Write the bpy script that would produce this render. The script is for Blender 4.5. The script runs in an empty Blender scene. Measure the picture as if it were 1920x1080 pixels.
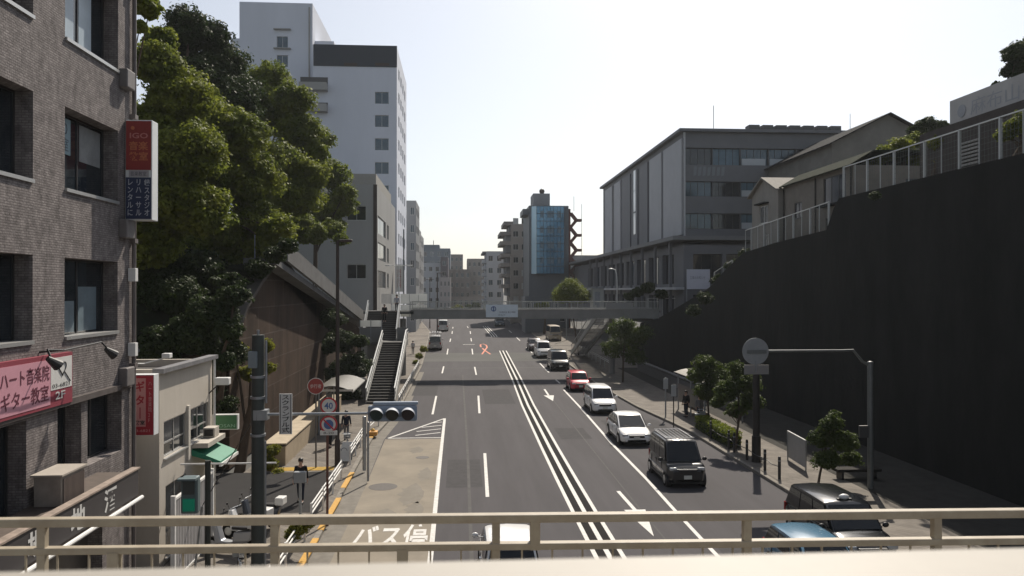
import bpy, math, random
import numpy as np
from mathutils import Vector, Matrix
random.seed(7); np.random.seed(7)
SC = bpy.context.scene; COL = SC.collection
R = math.radians
# ------------------------------------------------------------------ camera
F = 1450.0; H = 8.5; A = math.atan((960-862)/F); T = math.atan(5/F)
cd = bpy.data.cameras.new('camera'); cam = bpy.data.objects.new('camera', cd); COL.objects.link(cam)
cam.location = (0, 0, H); cam.rotation_euler = (R(90)+T, 0, -A)
cd.sensor_width = 36; cd.lens = 36*F/1920; cd.clip_start = 0.05; cd.clip_end = 4000
cd.dof.use_dof = True; cd.dof.focus_distance = 40; cd.dof.aperture_fstop = 7.0
SC.camera = cam
# ------------------------------------------------------------------ world and sun
SUN_AZ = R(21); SUN_EL = R(47)
w = bpy.data.worlds.new("World"); SC.world = w; w.use_nodes = True
nt = w.node_tree; bg = nt.nodes['Background']; sk = nt.nodes.new('ShaderNodeTexSky')
sk.sky_type = 'NISHITA'; sk.sun_disc = False; sk.sun_elevation = SUN_EL; sk.sun_rotation = SUN_AZ
sk.air_density = 1.0; sk.dust_density = 1.6; sk.ozone_density = 1.0; sk.altitude = 30
hs = nt.nodes.new('ShaderNodeHueSaturation'); hs.inputs['Saturation'].default_value = 0.5; nt.links.new(sk.outputs[0], hs.inputs['Color']); nt.links.new(hs.outputs[0], bg.inputs[0]); bg.inputs[1].default_value = 0.093
sl = bpy.data.lights.new('sun', 'SUN'); sun = bpy.data.objects.new('sun', sl); COL.objects.link(sun)
sl.energy = 4.5; sl.angle = R(0.6); sl.color = (1, 0.91, 0.79)
sv = Vector((math.sin(SUN_AZ)*math.cos(SUN_EL), math.cos(SUN_AZ)*math.cos(SUN_EL), math.sin(SUN_EL)))
sun.rotation_euler = sv.to_track_quat('Z', 'Y').to_euler(); sun.location = (0, 0, 60)
vs = SC.view_settings; vs.view_transform = 'Standard'; vs.look = 'None'; vs.gamma = 1; vs.use_curve_mapping = False
vs.exposure = 0.40
SC.cycles.max_bounces = 6; SC.cycles.transparent_max_bounces = 6; SC.cycles.caustics_reflective = False; SC.cycles.caustics_refractive = False
SC.cycles.use_denoising = True
# ------------------------------------------------------------------ survey helpers
_fw = np.array([math.sin(A)*math.cos(T), math.cos(A)*math.cos(T), math.sin(T)]); _rt = np.array([math.cos(A), -math.sin(A), 0]); _up = np.cross(_rt, _fw)
def ray(x, y): return _fw+(x-960)/F*_rt+(540-y)/F*_up
def gz(Y): return 0.0 if Y < 80 else 0.015*(Y-80)*min(1, (Y-80)/30)
def G(x, y, z=0.0):
    d = ray(x, y); zz = z
    for _ in range(12):
        t = (zz-H)/d[2]; zz = z+gz(d[1]*t)
    return Vector((d[0]*t, d[1]*t, zz))
def PX(x, y, X): d = ray(x, y); t = X/d[0]; return Vector((X, d[1]*t, H+d[2]*t))
def PY(x, y, Y): d = ray(x, y); t = Y/d[1]; return Vector((d[0]*t, Y, H+d[2]*t))
# ------------------------------------------------------------------ materials
_M = {}
def mat(name, c, rough=0.8, metal=0.0, spec=0.5, n=0.0, ns=3.0, c2=None, bump=0.0, bs=30.0, emit=None, es=1.0, trans=0.0, stretch=None, coat=0.0):
    if name in _M: return _M[name]
    m = bpy.data.materials.new(name); m.use_nodes = True; t = m.node_tree; p = t.nodes['Principled BSDF']
    p.inputs['Base Color'].default_value = (*c, 1); p.inputs['Roughness'].default_value = rough; p.inputs['Metallic'].default_value = metal
    if rough >= .8: spec = min(spec, .12)
    p.inputs['Specular IOR Level'].default_value = spec; p.inputs['Coat Weight'].default_value = coat; p.inputs['Coat Roughness'].default_value = 0.05
    if n or bump:
        tc = t.nodes.new('ShaderNodeTexCoord'); src = tc.outputs['Object']
        if stretch:
            mp = t.nodes.new('ShaderNodeMapping'); mp.inputs['Scale'].default_value = stretch; t.links.new(src, mp.inputs[0]); src = mp.outputs[0]
    if n:
        nz = t.nodes.new('ShaderNodeTexNoise'); nz.inputs['Scale'].default_value = ns; nz.inputs['Detail'].default_value = 8; nz.inputs['Roughness'].default_value = 0.65
        t.links.new(src, nz.inputs['Vector'])
        rp = t.nodes.new('ShaderNodeMapRange'); rp.inputs[1].default_value = 0.3; rp.inputs[2].default_value = 0.7
        t.links.new(nz.outputs[0], rp.inputs[0])
        mx = t.nodes.new('ShaderNodeMix'); mx.data_type = 'RGBA'
        d = c2 if c2 else tuple(x*(1-n) for x in c)
        mx.inputs[6].default_value = (*d, 1); mx.inputs[7].default_value = (*c, 1)
        t.links.new(rp.outputs[0], mx.inputs[0]); t.links.new(mx.outputs[2], p.inputs['Base Color'])
    if bump:
        nb = t.nodes.new('ShaderNodeTexNoise'); nb.inputs['Scale'].default_value = bs; nb.inputs['Detail'].default_value = 6
        t.links.new(src, nb.inputs['Vector'])
        b = t.nodes.new('ShaderNodeBump'); b.inputs['Strength'].default_value = bump; b.inputs['Distance'].default_value = 0.02
        t.links.new(nb.outputs[0], b.inputs['Height']); t.links.new(b.outputs[0], p.inputs['Normal'])
    if emit: p.inputs['Emission Color'].default_value = (*emit, 1); p.inputs['Emission Strength'].default_value = es
    if trans:
        tr = t.nodes.new('ShaderNodeBsdfTranslucent'); ms = t.nodes.new('ShaderNodeMixShader'); ms.inputs[0].default_value = trans
        o = t.nodes['Material Output']; t.links.new(p.outputs[0], ms.inputs[1]); t.links.new(tr.outputs[0], ms.inputs[2]); t.links.new(ms.outputs[0], o.inputs[0])
        if n: t.links.new(mx.outputs[2], tr.inputs[0])
        else: tr.inputs[0].default_value = (*c, 1)
    _M[name] = m; return m
def brickmat(name, c1, c2, mortar, bw, bh, bump=0.4, ns=1.2, dirt=0.35, msize=0.012, rough=0.8):
    m = bpy.data.materials.new(name); m.use_nodes = True; t = m.node_tree; p = t.nodes['Principled BSDF']; L = t.links.new
    tc = t.nodes.new('ShaderNodeTexCoord'); sp = t.nodes.new('ShaderNodeSeparateXYZ'); L(tc.outputs['Object'], sp.inputs[0])
    ad = t.nodes.new('ShaderNodeMath'); L(sp.outputs[0], ad.inputs[0]); L(sp.outputs[1], ad.inputs[1])
    cb = t.nodes.new('ShaderNodeCombineXYZ'); L(ad.outputs[0], cb.inputs[0]); L(sp.outputs[2], cb.inputs[1])
    b = t.nodes.new('ShaderNodeTexBrick'); L(cb.outputs[0], b.inputs['Vector']); b.inputs['Scale'].default_value = 1
    b.inputs['Color1'].default_value = (*c1, 1); b.inputs['Color2'].default_value = (*c2, 1); b.inputs['Mortar'].default_value = (*mortar, 1)
    b.inputs['Brick Width'].default_value = bw; b.inputs['Row Height'].default_value = bh; b.inputs['Mortar Size'].default_value = msize
    nz = t.nodes.new('ShaderNodeTexNoise'); nz.inputs['Scale'].default_value = ns; nz.inputs['Detail'].default_value = 9; nz.inputs['Roughness'].default_value = 0.7
    mp = t.nodes.new('ShaderNodeMapping'); mp.inputs['Scale'].default_value = (1, 1, 0.45); L(tc.outputs['Object'], mp.inputs[0]); L(mp.outputs[0], nz.inputs[0])
    rp = t.nodes.new('ShaderNodeMapRange'); rp.inputs[1].default_value = 0.3; rp.inputs[2].default_value = 0.7; rp.inputs[3].default_value = 1-dirt; rp.inputs[4].default_value = 1.15
    L(nz.outputs[0], rp.inputs[0])
    mx = t.nodes.new('ShaderNodeMix'); mx.data_type = 'RGBA'; mx.blend_type = 'MULTIPLY'; mx.inputs[0].default_value = 1
    L(b.outputs[0], mx.inputs[6]); L(rp.outputs[0], mx.inputs[7]); L(mx.outputs[2], p.inputs['Base Color'])
    bp = t.nodes.new('ShaderNodeBump'); bp.inputs['Strength'].default_value = bump; bp.inputs['Distance'].default_value = 0.01
    iv = t.nodes.new('ShaderNodeMath'); iv.operation = 'SUBTRACT'; n2 = t.nodes.new('ShaderNodeTexNoise'); n2.inputs['Scale'].default_value = 25
    L(tc.outputs['Object'], n2.inputs[0]); L(n2.outputs[0], iv.inputs[0]); L(b.outputs[1], iv.inputs[1]); L(iv.outputs[0], bp.inputs['Height'])
    L(bp.outputs[0], p.inputs['Normal']); p.inputs['Roughness'].default_value = rough; p.inputs['Specular IOR Level'].default_value = .1
    _M[name] = m; return m
asphalt = mat('asphalt', (.079, .075, .079), .85, n=.24, ns=1.1, bump=.35, bs=60, stretch=(1, .07, 1))
asphalt_dark = mat('asphalt_dark', (.035, .034, .034), .9, n=.2, ns=1, bump=.3, bs=60)
paint = mat('road_paint', (.62, .61, .58), .7, n=.3, ns=6, c2=(.42, .41, .39))
paint_orange = mat('orange_paint', (.62, .16, .07), .7, n=.4, ns=8)
pad_m = mat('bus_bay_concrete', (.255, .225, .18), .85, n=.3, ns=.5, c2=(.185, .165, .135), bump=.3, bs=40)
gutter_m = mat('gutter_concrete', (.21, .195, .17), .85, n=.35, ns=2)
kerb_m = mat('kerb_stone', (.26, .24, .21), .85, n=.4, ns=3)
pave_m = brickmat('pavement_tiles', (.20, .18, .155), (.16, .145, .128), (.10, .09, .08), .3, .3, bump=.3)
yellow_p = mat('yellow_paint', (.55, .30, .04), .7, n=.3, ns=8)
steel_grey = mat('galvanised_steel', (.34, .36, .38), .45, .7, n=.2, ns=5)
grey_paint = mat('grey_paint', (.30, .32, .34), .5, .2, n=.2, ns=3)
white_paint = mat('white_painted_metal', (.72, .72, .70), .4, n=.15, ns=4)
dark_brown = mat('dark_brown_metal', (.045, .032, .026), .5, .3, n=.2, ns=4)
black_m = mat('black_plastic', (.012, .012, .013), .5)
rubber = mat('tyre_rubber', (.014, .014, .014), .85)
glass = mat('window_glass', (.025, .032, .038), .06, 0, .6, n=.5, ns=.6)
glass_blue = mat('blue_window_glass', (.05, .09, .12), .08, .2, .7, n=.5, ns=.4)
dark_roof = mat('dark_roof', (.035, .036, .036), .97, spec=.05, n=.3)
glass_dim = mat('window_blind_dim', (.10, .17, .22), .35, n=.3, ns=2)
glass_lit = mat('window_blind', (.42, .43, .42), .35, n=.25, ns=2)
alu = mat('aluminium_frame', (.45, .45, .44), .4, .6)
dark_alu = mat('dark_window_frame', (.05, .05, .052), .45, .4)
bark = mat('bark', (.10, .075, .055), .9, n=.4, ns=6, bump=.6, bs=20, stretch=(1, 1, .3))
# ------------------------------------------------------------------ mesh builder
class MB:
    def __init__(s): s.v = []; s.f = []; s.mi = []; s.cur = 0
    def add(s, vs_, fs):
        k = len(s.v); s.v += [tuple(p) for p in vs_]; s.f += [tuple(i+k for i in f) for f in fs]; s.mi += [s.cur]*len(fs); return s
    def box(s, a, b):
        x0, y0, z0 = [min(p, q) for p, q in zip(a, b)]; x1, y1, z1 = [max(p, q) for p, q in zip(a, b)]
        return s.add([(x0,y0,z0),(x1,y0,z0),(x1,y1,z0),(x0,y1,z0),(x0,y0,z1),(x1,y0,z1),(x1,y1,z1),(x0,y1,z1)],
                     [(3,2,1,0),(4,5,6,7),(0,1,5,4),(1,2,6,5),(2,3,7,6),(3,0,4,7)])
    def quad(s, *p): return s.add(p, [tuple(range(len(p)))])
    def prism(s, poly, d):                     # poly: list of 3D points, d: extrusion vector
        n = len(poly); d = Vector(d); top = [Vector(p)+d for p in poly]
        return s.add(list(poly)+top, [tuple(range(n))[::-1], tuple(range(n, 2*n))]+[(i, (i+1) % n, n+(i+1) % n, n+i) for i in range(n)])
    def bar(s, p, q, w, h=None, up=(0, 0, 1)):  # rectangular bar between points
        h = h or w; p = Vector(p); q = Vector(q); d = (q-p).normalized(); u = Vector(up)
        if abs(d.dot(u)) > .99: u = Vector((0, 1, 0))
        sd = d.cross(u).normalized(); u2 = sd.cross(d)
        c = [sd*(-w/2)+u2*(-h/2), sd*(w/2)+u2*(-h/2), sd*(w/2)+u2*(h/2), sd*(-w/2)+u2*(h/2)]
        return s.add([p+k for k in c]+[q+k for k in c], [(0,1,2,3),(7,6,5,4),(0,4,5,1),(1,5,6,2),(2,6,7,3),(3,7,4,0)])
    def tube(s, pts, r, seg=8, cap=True):
        pts = [Vector(p) for p in pts]; n = len(pts); rs = r if isinstance(r, (list, tuple)) else [r]*n; vv = []; ff = []
        d0 = (pts[1]-pts[0]).normalized(); u = Vector((0, 0, 1)) if abs(d0.z) < .9 else Vector((1, 0, 0))
        for i, p in enumerate(pts):
            d = ((pts[min(i+1, n-1)]-pts[max(i-1, 0)])).normalized(); sd = d.cross(u)
            if sd.length < 1e-4: sd = d.orthogonal()
            sd.normalize(); u = sd.cross(d).normalized()
            for k in range(seg):
                a = 2*math.pi*k/seg; vv.append(p+(sd*math.cos(a)+u*math.sin(a))*rs[i])
        for i in range(n-1):
            for k in range(seg):
                k2 = (k+1) % seg; ff.append((i*seg+k, i*seg+k2, (i+1)*seg+k2, (i+1)*seg+k))
        if cap: ff += [tuple(range(seg))[::-1], tuple((n-1)*seg+k for k in range(seg))]
        return s.add(vv, ff)
    def cyl(s, p, q, r, seg=16, r2=None): return s.tube([p, q], [r, r if r2 is None else r2], seg)
    def ell(s, c, r, nu=16, nv=10):
        vv = []; ff = []; r = r if isinstance(r, (tuple, list)) else (r, r, r)
        for j in range(nv+1):
            th = math.pi*j/nv
            for i in range(nu):
                ph = 2*math.pi*i/nu; vv.append((c[0]+r[0]*math.sin(th)*math.cos(ph), c[1]+r[1]*math.sin(th)*math.sin(ph), c[2]+r[2]*math.cos(th)))
        for j in range(nv):
            for i in range(nu): i2 = (i+1) % nu; ff.append((j*nu+i, (j+1)*nu+i, (j+1)*nu+i2, j*nu+i2))
        return s.add(vv, ff)
    def grid(s, rows):                          # rows of points
        n = len(rows[0]); vv = [p for r_ in rows for p in r_]
        return s.add(vv, [(i*n+k, i*n+k+1, (i+1)*n+k+1, (i+1)*n+k) for i in range(len(rows)-1) for k in range(n-1)])
    def build(s, name, m, parent=None, base=None, smooth=False, bevel=0, **kw):
        if parent is not None:
            o_ = Vector((0, 0, 0)); q = parent
            while q: o_ += q.location; q = q.parent
            b = o_
        else: b = Vector(base) if base is not None else Vector((0, 0, 0))
        me = bpy.data.meshes.new(name); me.from_pydata([(p[0]-b.x, p[1]-b.y, p[2]-b.z) for p in s.v], [], s.f)
        for mm in (m if isinstance(m, (list, tuple)) else [m]): me.materials.append(mm)
        if isinstance(m, (list, tuple)): me.polygons.foreach_set('material_index', s.mi)
        if smooth:
            me.polygons.foreach_set('use_smooth', [True]*len(me.polygons))
            me.update(); me.set_sharp_from_angle(angle=R(40))
        o = bpy.data.objects.new(name, me); COL.objects.link(o)
        if parent is not None: o.parent = parent
        else: o.location = b
        if bevel:
            md = o.modifiers.new('b', 'BEVEL'); md.width = bevel; md.segments = 2; md.limit_method = 'ANGLE'
        tag(o, **kw); return o
def tag(o, label=None, cat=None, group=None, kind=None):
    if label: o['label'] = label
    if cat: o['category'] = cat
    if group: o['group'] = group
    if kind: o['kind'] = kind
    return o
def thing(name, label, cat, loc=(0, 0, 0), group=None):
    o = bpy.data.objects.new(name, None); COL.objects.link(o); o.location = loc; o.empty_display_size = .3
    return tag(o, label, cat, group)
def relabel(o, label): o['label'] = label; return o
def kids(o): return [c for c in bpy.data.objects if c.parent == o]
def copy_tree(o, parent=None):
    c = o.copy(); COL.objects.link(c)
    if parent: c.parent = parent
    for ch in _kids_cache(o): copy_tree(ch, c)
    return c
def _kids_cache(o): return [c for c in list(COL.objects) if c.parent == o]
def place(o, x, y, z=0, rz=0): o.location = (x, y, z); o.rotation_euler = (0, 0, rz); return o
def text(s, wdt, hgt, m, parent, org, face='S', name='lettering', ex=.004, rotz=None, bold=0.0, **kw):
    """lettering fitted into wdt x hgt with its lower left corner at org"""
    cu = bpy.data.curves.new('t', 'FONT'); cu.body = s; cu.extrude = 0; cu.offset = bold; cu.resolution_u = 2
    to = bpy.data.objects.new('t', cu); COL.objects.link(to)
    dg = bpy.context.evaluated_depsgraph_get(); me = bpy.data.meshes.new_from_object(to.evaluated_get(dg)); me.name = name
    bpy.data.objects.remove(to)
    n = len(me.vertices)
    if n == 0: return None
    co = np.empty(n*3); me.vertices.foreach_get('co', co); co = co.reshape(-1, 3)
    mn = co.min(0); mx = co.max(0); co[:, 0] = (co[:, 0]-mn[0])/(mx[0]-mn[0]+1e-6)*wdt; co[:, 1] = (co[:, 1]-mn[1])/(mx[1]-mn[1]+1e-6)*hgt; co[:, 2] = 0
    me.vertices.foreach_set('co', co.ravel()); me.materials.clear(); me.materials.append(m)
    o = bpy.data.objects.new(name, me); COL.objects.link(o)
    rot = {'S': Matrix.Rotation(R(90), 4, 'X'), 'E': Matrix.Rotation(R(90), 4, 'Z') @ Matrix.Rotation(R(90), 4, 'X'),
           'W': Matrix.Rotation(R(-90), 4, 'Z') @ Matrix.Rotation(R(90), 4, 'X'), 'G': Matrix.Identity(4)}[face]
    b = Vector((0, 0, 0)); q = parent
    while q: b += q.location; q = q.parent
    o.matrix_local = Matrix.Translation(Vector(org)-b) @ rot
    if parent: o.parent = parent; o.matrix_local = Matrix.Translation(Vector(org)-b) @ rot
    tag(o, **kw); return o
def vtext(s, wdt, hgt, m, parent, org, face='S', **kw): return text('\n'.join(s), wdt, hgt, m, parent, org, face, **kw)
# ------------------------------------------------------------------ walls with openings and windows
_WC = {}
def win_mesh(w_, h_, style, fm, gm):
    key = (round(w_, 2), round(h_, 2), style, fm.name, gm.name)
    if key in _WC: return _WC[key]
    f = MB(); t = .05 if h_ > .8 else .035; d = .05
    f.box((0, -d, 0), (w_, 0, t)); f.box((0, -d, h_-t), (w_, 0, h_)); f.box((0, -d, t), (t, 0, h_-t)); f.box((w_-t, -d, t), (w_, 0, h_-t))
    n = {'fix': 1, 'slide': 2, 'three': 3, 'four': 4, 'six': 6, 'rail': 2}[style]
    for i in range(1, n): x = w_*i/n; f.box((x-t/2, -d*.8, t), (x+t/2, -.005, h_-t))
    if style == 'rail': f.box((t, -d*.7, h_*.36), (w_-t, -.006, h_*.36+.05))
    f.box((-.03, -.17, -.05), (w_+.03, 0, -.003)) if style != 'six' else None
    g = MB().quad((t, -.018, t), (w_-t, -.018, t), (w_-t, -.018, h_-t), (t, -.018, h_-t))
    def me_(mb, nm, mm):
        me = bpy.data.meshes.new(nm); me.from_pydata(mb.v, [], mb.f); me.materials.append(mm); return me
    _WC[key] = (me_(f, 'window', fm), me_(g, 'pane', gm)); return _WC[key]
def add_window(parent, org, face, w_, h_, style='slide', fm=None, gm=None):
    a, g = win_mesh(w_, h_, style, fm or alu, gm or glass)
    o = bpy.data.objects.new('window', a); COL.objects.link(o); o.parent = parent
    b = Vector((0, 0, 0)); q = parent
    while q: b += q.location; q = q.parent
    o.location = Vector(org)-b; o.rotation_euler = (0, 0, {'S': 0, 'E': R(90), 'W': R(-90)}[face])
    p = bpy.data.objects.new('pane', g); COL.objects.link(p); p.parent = o
    return o
def facade(mb, face, a0, a1, z0, z1, fixed, holes, depth):
    """a: the horizontal coordinate along the face; holes (a, z, w, h, ...)"""
    hs = [(max(a0, h[0]), max(z0, h[1]), min(a1, h[0]+h[2]), min(z1, h[1]+h[3])) for h in holes]
    xs = sorted(set([round(x, 4) for x in [a0, a1]+[h[0] for h in hs]+[h[2] for h in hs]])); zs = sorted(set([round(z, 4) for z in [z0, z1]+[h[1] for h in hs]+[h[3] for h in hs]]))
    sg = {'S': 1, 'E': -1, 'W': 1}[face]
    def P(a, z, d=0): return (a, fixed+d, z) if face == 'S' else (fixed+d*sg, a, z)
    for j in range(len(zs)-1):
        i = 0
        while i < len(xs)-1:
            cx = (xs[i]+xs[i+1])/2; cz = (zs[j]+zs[j+1])/2
            if any(h[0] < cx < h[2] and h[1] < cz < h[3] for h in hs): i += 1; continue
            k = i
            while k+1 < len(xs)-1:
                c2 = (xs[k+1]+xs[k+2])/2
                if any(h[0] < c2 < h[2] and h[1] < cz < h[3] for h in hs): break
                k += 1
            q = [P(xs[i], zs[j]), P(xs[k+1], zs[j]), P(xs[k+1], zs[j+1]), P(xs[i], zs[j+1])]
            if face == 'W': q = q[::-1]
            mb.quad(*q); i = k+1
    for h in hs:
        for (p, q) in (((h[0], h[1]), (h[2], h[1])), ((h[2], h[1]), (h[2], h[3])), ((h[2], h[3]), (h[0], h[3])), ((h[0], h[3]), (h[0], h[1]))):
            mb.quad(P(*p), P(*q), P(*q, depth), P(*p, depth))
def bld(name, label, cat, X0, X1, Y0, Y1, z0, z1, wm, rm=None, S=(), E=(), W=(), depth=.14, par=.6, fm=None, gm=None, group=None, openS=False):
    t = thing(name, label, cat, ((X0+X1)/2, (Y0+Y1)/2, z0), group)
    mb = MB(); facade(mb, 'S', X0, X1, z0, z1, Y0, S, depth); facade(mb, 'E', Y0, Y1, z0, z1, X1, E, depth); facade(mb, 'W', Y0, Y1, z0, z1, X0, W, depth)
    mb.quad((X1, Y1, z0), (X0, Y1, z0), (X0, Y1, z1), (X1, Y1, z1))
    k = .22
    for a, b in (((X0, Y0), (X1, Y0+k)), ((X0, Y1-k), (X1, Y1)), ((X0, Y0+k), (X0+k, Y1-k)), ((X1-k, Y0+k), (X1, Y1-k))):
        mb.quad((a[0], a[1], z1), (b[0], a[1], z1), (b[0], b[1], z1), (a[0], b[1], z1))
    i0, i1, j0, j1 = X0+k, X1-k, Y0+k, Y1-k
    for p, q in (((i0, j0), (i1, j0)), ((i1, j0), (i1, j1)), ((i1, j1), (i0, j1)), ((i0, j1), (i0, j0))):
        mb.quad((*p, z1), (*q, z1), (*q, z1-par), (*p, z1-par))
    mb.build('wall', wm, t)
    MB().quad((i0, j0, z1-par), (i1, j0, z1-par), (i1, j1, z1-par), (i0, j1, z1-par)).build('roof', rm or gutter_m, t)
    for face, L in (('S', S), ('E', E), ('W', W)):
        for h in L:
            st = h[4] if len(h) > 4 else 'slide'; g_ = h[5] if len(h) > 5 else gm
            if st is None: continue
            o = {'S': (h[0], Y0+depth, h[1]), 'E': (X1-depth, h[0], h[1]), 'W': (X0+depth, h[0]+h[2], h[1])}[face]
            add_window(t, o, face, h[2], h[3], st, fm, g_)
    return t
def wgrid(a0, z0, w_, h_, na, nz, da, dz, style='slide', g_=None, skip=0.0):
    L = []
    for j in range(nz):
        for i in range(na):
            gg = g_
            if gg is None and random.random() < .22: gg = glass_lit
            L.append((a0+i*da, z0+j*dz, w_, h_, style, gg) if gg else (a0+i*da, z0+j*dz, w_, h_, style))
    return L
def pts_ribbon(pts, wd, z=0.004):
    pts = [Vector(p) for p in pts]; rows = []
    for i, p in enumerate(pts):
        d = pts[min(i+1, len(pts)-1)]-pts[max(i-1, 0)]; d.z = 0; d.normalize(); s = Vector((d.y, -d.x, 0))
        rows.append([p-s*wd/2+Vector((0, 0, z)), p+s*wd/2+Vector((0, 0, z))])
    return rows
#@@GROUND
# ================================================================== GROUND AND ROAD
def ground_sheet(name, x0f, x1f, ys, m, dz=0.0, label=None):
    rows = []
    for y in ys:
        a, b = x0f(y), x1f(y); n = 6
        rows.append([(a+(b-a)*i/n, y, gz(y)+dz) for i in range(n+1)])
    return MB().grid(rows).build(name, m, kind='structure')
ys_all = [-60, -20, 0, 20, 40, 60, 80]+list(range(85, 260, 10))+[300, 400]
far = MB(); rows = []
for y in [-300, -60, 0, 60, 80]+list(range(90, 260, 15))+[300, 500, 2500]:
    rows.append([(x, y, gz(min(y, 260))-.012) for x in (-2500, -300, -60, 0, 60, 300, 2500)])
far.grid(rows).build('ground', mat('far_ground', (.12, .12, .115), .95, n=.3, ns=.1), kind='structure')
def interp(tab, y):
    if y <= tab[0][1]: return tab[0][0]
    for (xa, ya), (xb, yb) in zip(tab, tab[1:]):
        if y <= yb: return xa+(xb-xa)*(y-ya)/(yb-ya)
    return tab[-1][0]
KL = [(-4.72, 0), (-4.75, 26), (-4.9, 38), (-4.95, 45), (-4.25, 55), (-4.2, 88), (-5.2, 140), (-9, 180), (-14, 220)]
KR = [(13.75, 0), (13.7, 46), (12.7, 56), (12.3, 70), (12.4, 110), (13, 150), (13, 220)]
kl = lambda y: interp(KL, y); kr = lambda y: interp(KR, y)
yr = sorted(set([-40, 0, 10, 20, 26, 30, 38, 42, 45, 48, 50, 55, 60, 70, 80]+list(range(85, 230, 5))))
ground_sheet('road', kl, kr, yr, asphalt, 0.0)
def kerb(name, fx, side, y0, y1, m):
    mb = MB(); ysk = [y for y in yr if y0 < y < y1]; ysk = [y0]+ysk+[y1]
    rows = []
    for y in ysk:
        x = fx(y); z = gz(y); s = side
        rows.append([(x, y, z-.1), (x, y, z+.13), (x+.02*s, y, z+.15), (x+.18*s, y, z+.15), (x+.18*s, y, z-.1)])
    mb.grid(rows).build(name, m, kind='structure')
kerb('kerb_left', kl, -1, -40, 225, kerb_m); kerb('kerb_right', kr, 1, -40, 225, kerb_m)
ground_sheet('pavement_left', lambda y: -9.9 if y < 90 else -16, lambda y: kl(y)-.18, yr, pave_m, .145)
ground_sheet('pavement_right', lambda y: kr(y)+.18, lambda y: 22.5, yr, pave_m, .145)
# side street between the annex and the retaining wall
MB().box((-40, 29.6, .02), (-5.6, 36.2, .152)).build('side_street', asphalt_dark, kind='structure')
MB().box((-9.2, 28.3, .1), (-5.9, 29.0, .153)).box((-9.2, 36.5, .1), (-5.9, 37.2, .153)).build('tactile_paving', mat('tactile_yellow', (.42, .27, .06), .8, n=.3, ns=5), kind='structure')
# yellow painted kerb edge
mb = MB()
for y0, y1 in ((22, 26.5), (27.4, 31.6), (33.2, 36), (44.4, 46)):
    mb.box((kl(y0)-.2, y0, .1), (kl(y0)+.012, y1, .158))
mb.build('kerb_marking', yellow_p, kind='structure')
# bus bay pad and gutter
P_ = [G(826, 824), G(722, 824), G(691, 900), G(673, 942), G(640, 1010)]
pad = [(-.98, 44.6), (-4.25, 44.6), (-4.1, 35), (-4.05, 30), (-4.0, 12), (-.92, 12)]
MB().prism([(x, y, -.05) for x, y in pad][::-1], (0, 0, .056)).build('bus_bay', pad_m, kind='structure')
rows = []
for y in [12, 20, 26, 32, 38, 44.5, 50, 56, 62, 75, 88]:
    rows.append([(kl(y)+.005, y, .003), (min(kl(y)+.62, -3.7) if y > 46 else -4.02-.3*max(0, (y-30)/15), y, .003)])
MB().grid(rows).build('gutter', gutter_m, kind='structure')
mb = MB()
for c, r in ((G(718, 913), .62), (G(792, 858), .34)):
    mb.cyl((c.x, c.y, .004), (c.x, c.y, .0115), r, 28)
mb.build('manhole', mat('manhole_iron', (.07, .062, .055), .6, .4, n=.3, ns=6, bump=.6, bs=12), kind='structure')
st = MB()
for (x, y, a, b) in ((-2.0, 32.5, .5, 1.6), (-1.75, 30.2, .35, 1.0), (-2.9, 29.6, .5, .7), (-1.6, 36, .3, 1.2), (-2.3, 41.5, .35, .8)):
    n = 22; st.add([(x+a*math.cos(6.283*i/n)*(1+.25*math.sin(3*i)), y+b*math.sin(6.283*i/n)*(1+.2*math.cos(5*i)), .0095) for i in range(n)], [tuple(range(n))])
st.build('oil_stain', mat('oil_stain', (.20, .182, .155), .8, n=.4, ns=2, c2=(.16, .145, .12)), kind='structure')
# ---------------- markings
def gp(L): return [G(x, y) for x, y in L]
med = gp([(1143, 1030), (1095, 958.5), (1063, 900), (1030, 838), (990, 760), (969, 711), (943.5, 659), (925.5, 629), (914, 612)])
med[0] = Vector((4.78, 14, 0))
med[-1] = Vector((med[-2].x-.6, med[-2].y+26, gz(med[-2].y+26)))
def offset(pts, s):
    o = []
    for i, p in enumerate(pts):
        d = pts[min(i+1, len(pts)-1)]-pts[max(i-1, 0)]; d.z = 0; d.normalize(); o.append(p+Vector((d.y, -d.x, 0))*s)
    return o
mk = MB()
mk.grid(pts_ribbon(offset(med, -.44), .15, .008)); mk.grid(pts_ribbon(offset(med, .44), .15, .008)); mk.grid(pts_ribbon(med, .17, .009))
MB().grid(pts_ribbon(med, .80, .004)).build('median_strip', mat('median_asphalt', (.013, .012, .012), .9, n=.3, ns=3), kind='structure')
for (x, y), (x2, y2) in (((914, 932), (909, 850)), ((899, 775), (897, 742)), ((893, 703), (890, 688)), ((886.5, 666), (885, 654)), ((884, 640), (883, 634)), ((882.3, 626), (881.5, 621)), ((878, 615), (876, 612)),
                         ((811, 777), (818, 742.6)), ((829, 700), (832, 687)), ((838, 666), (840, 654)), ((843.5, 641), (845, 635)), ((847.5, 626), (848, 621)), ((849, 616), (849.3, 613)),
                         ((1029, 698.5), (1012, 681)), ((998, 662), (987, 651)), ((975, 639), (968, 632)), ((959.5, 624), (954, 619.5)), ((991, 624), (986, 620)), ((1050, 719), (1042, 712))):
    mk.grid(pts_ribbon([G(x, y), G(x2, y2)], .15, .008))
mk.grid(pts_ribbon([Vector((8.22, 14, 0))]+gp([(1334, 1031), (1266, 958), (1212, 898), (1149, 834), (1090, 766), (1057, 731)]), .15, .008))
mk.grid(pts_ribbon([Vector((-.9, 10, 0)), Vector((-.93, 26, 0)), Vector((-.97, 35, 0)), Vector((-1.0, 51.6, 0))], .17, .012))
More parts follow.
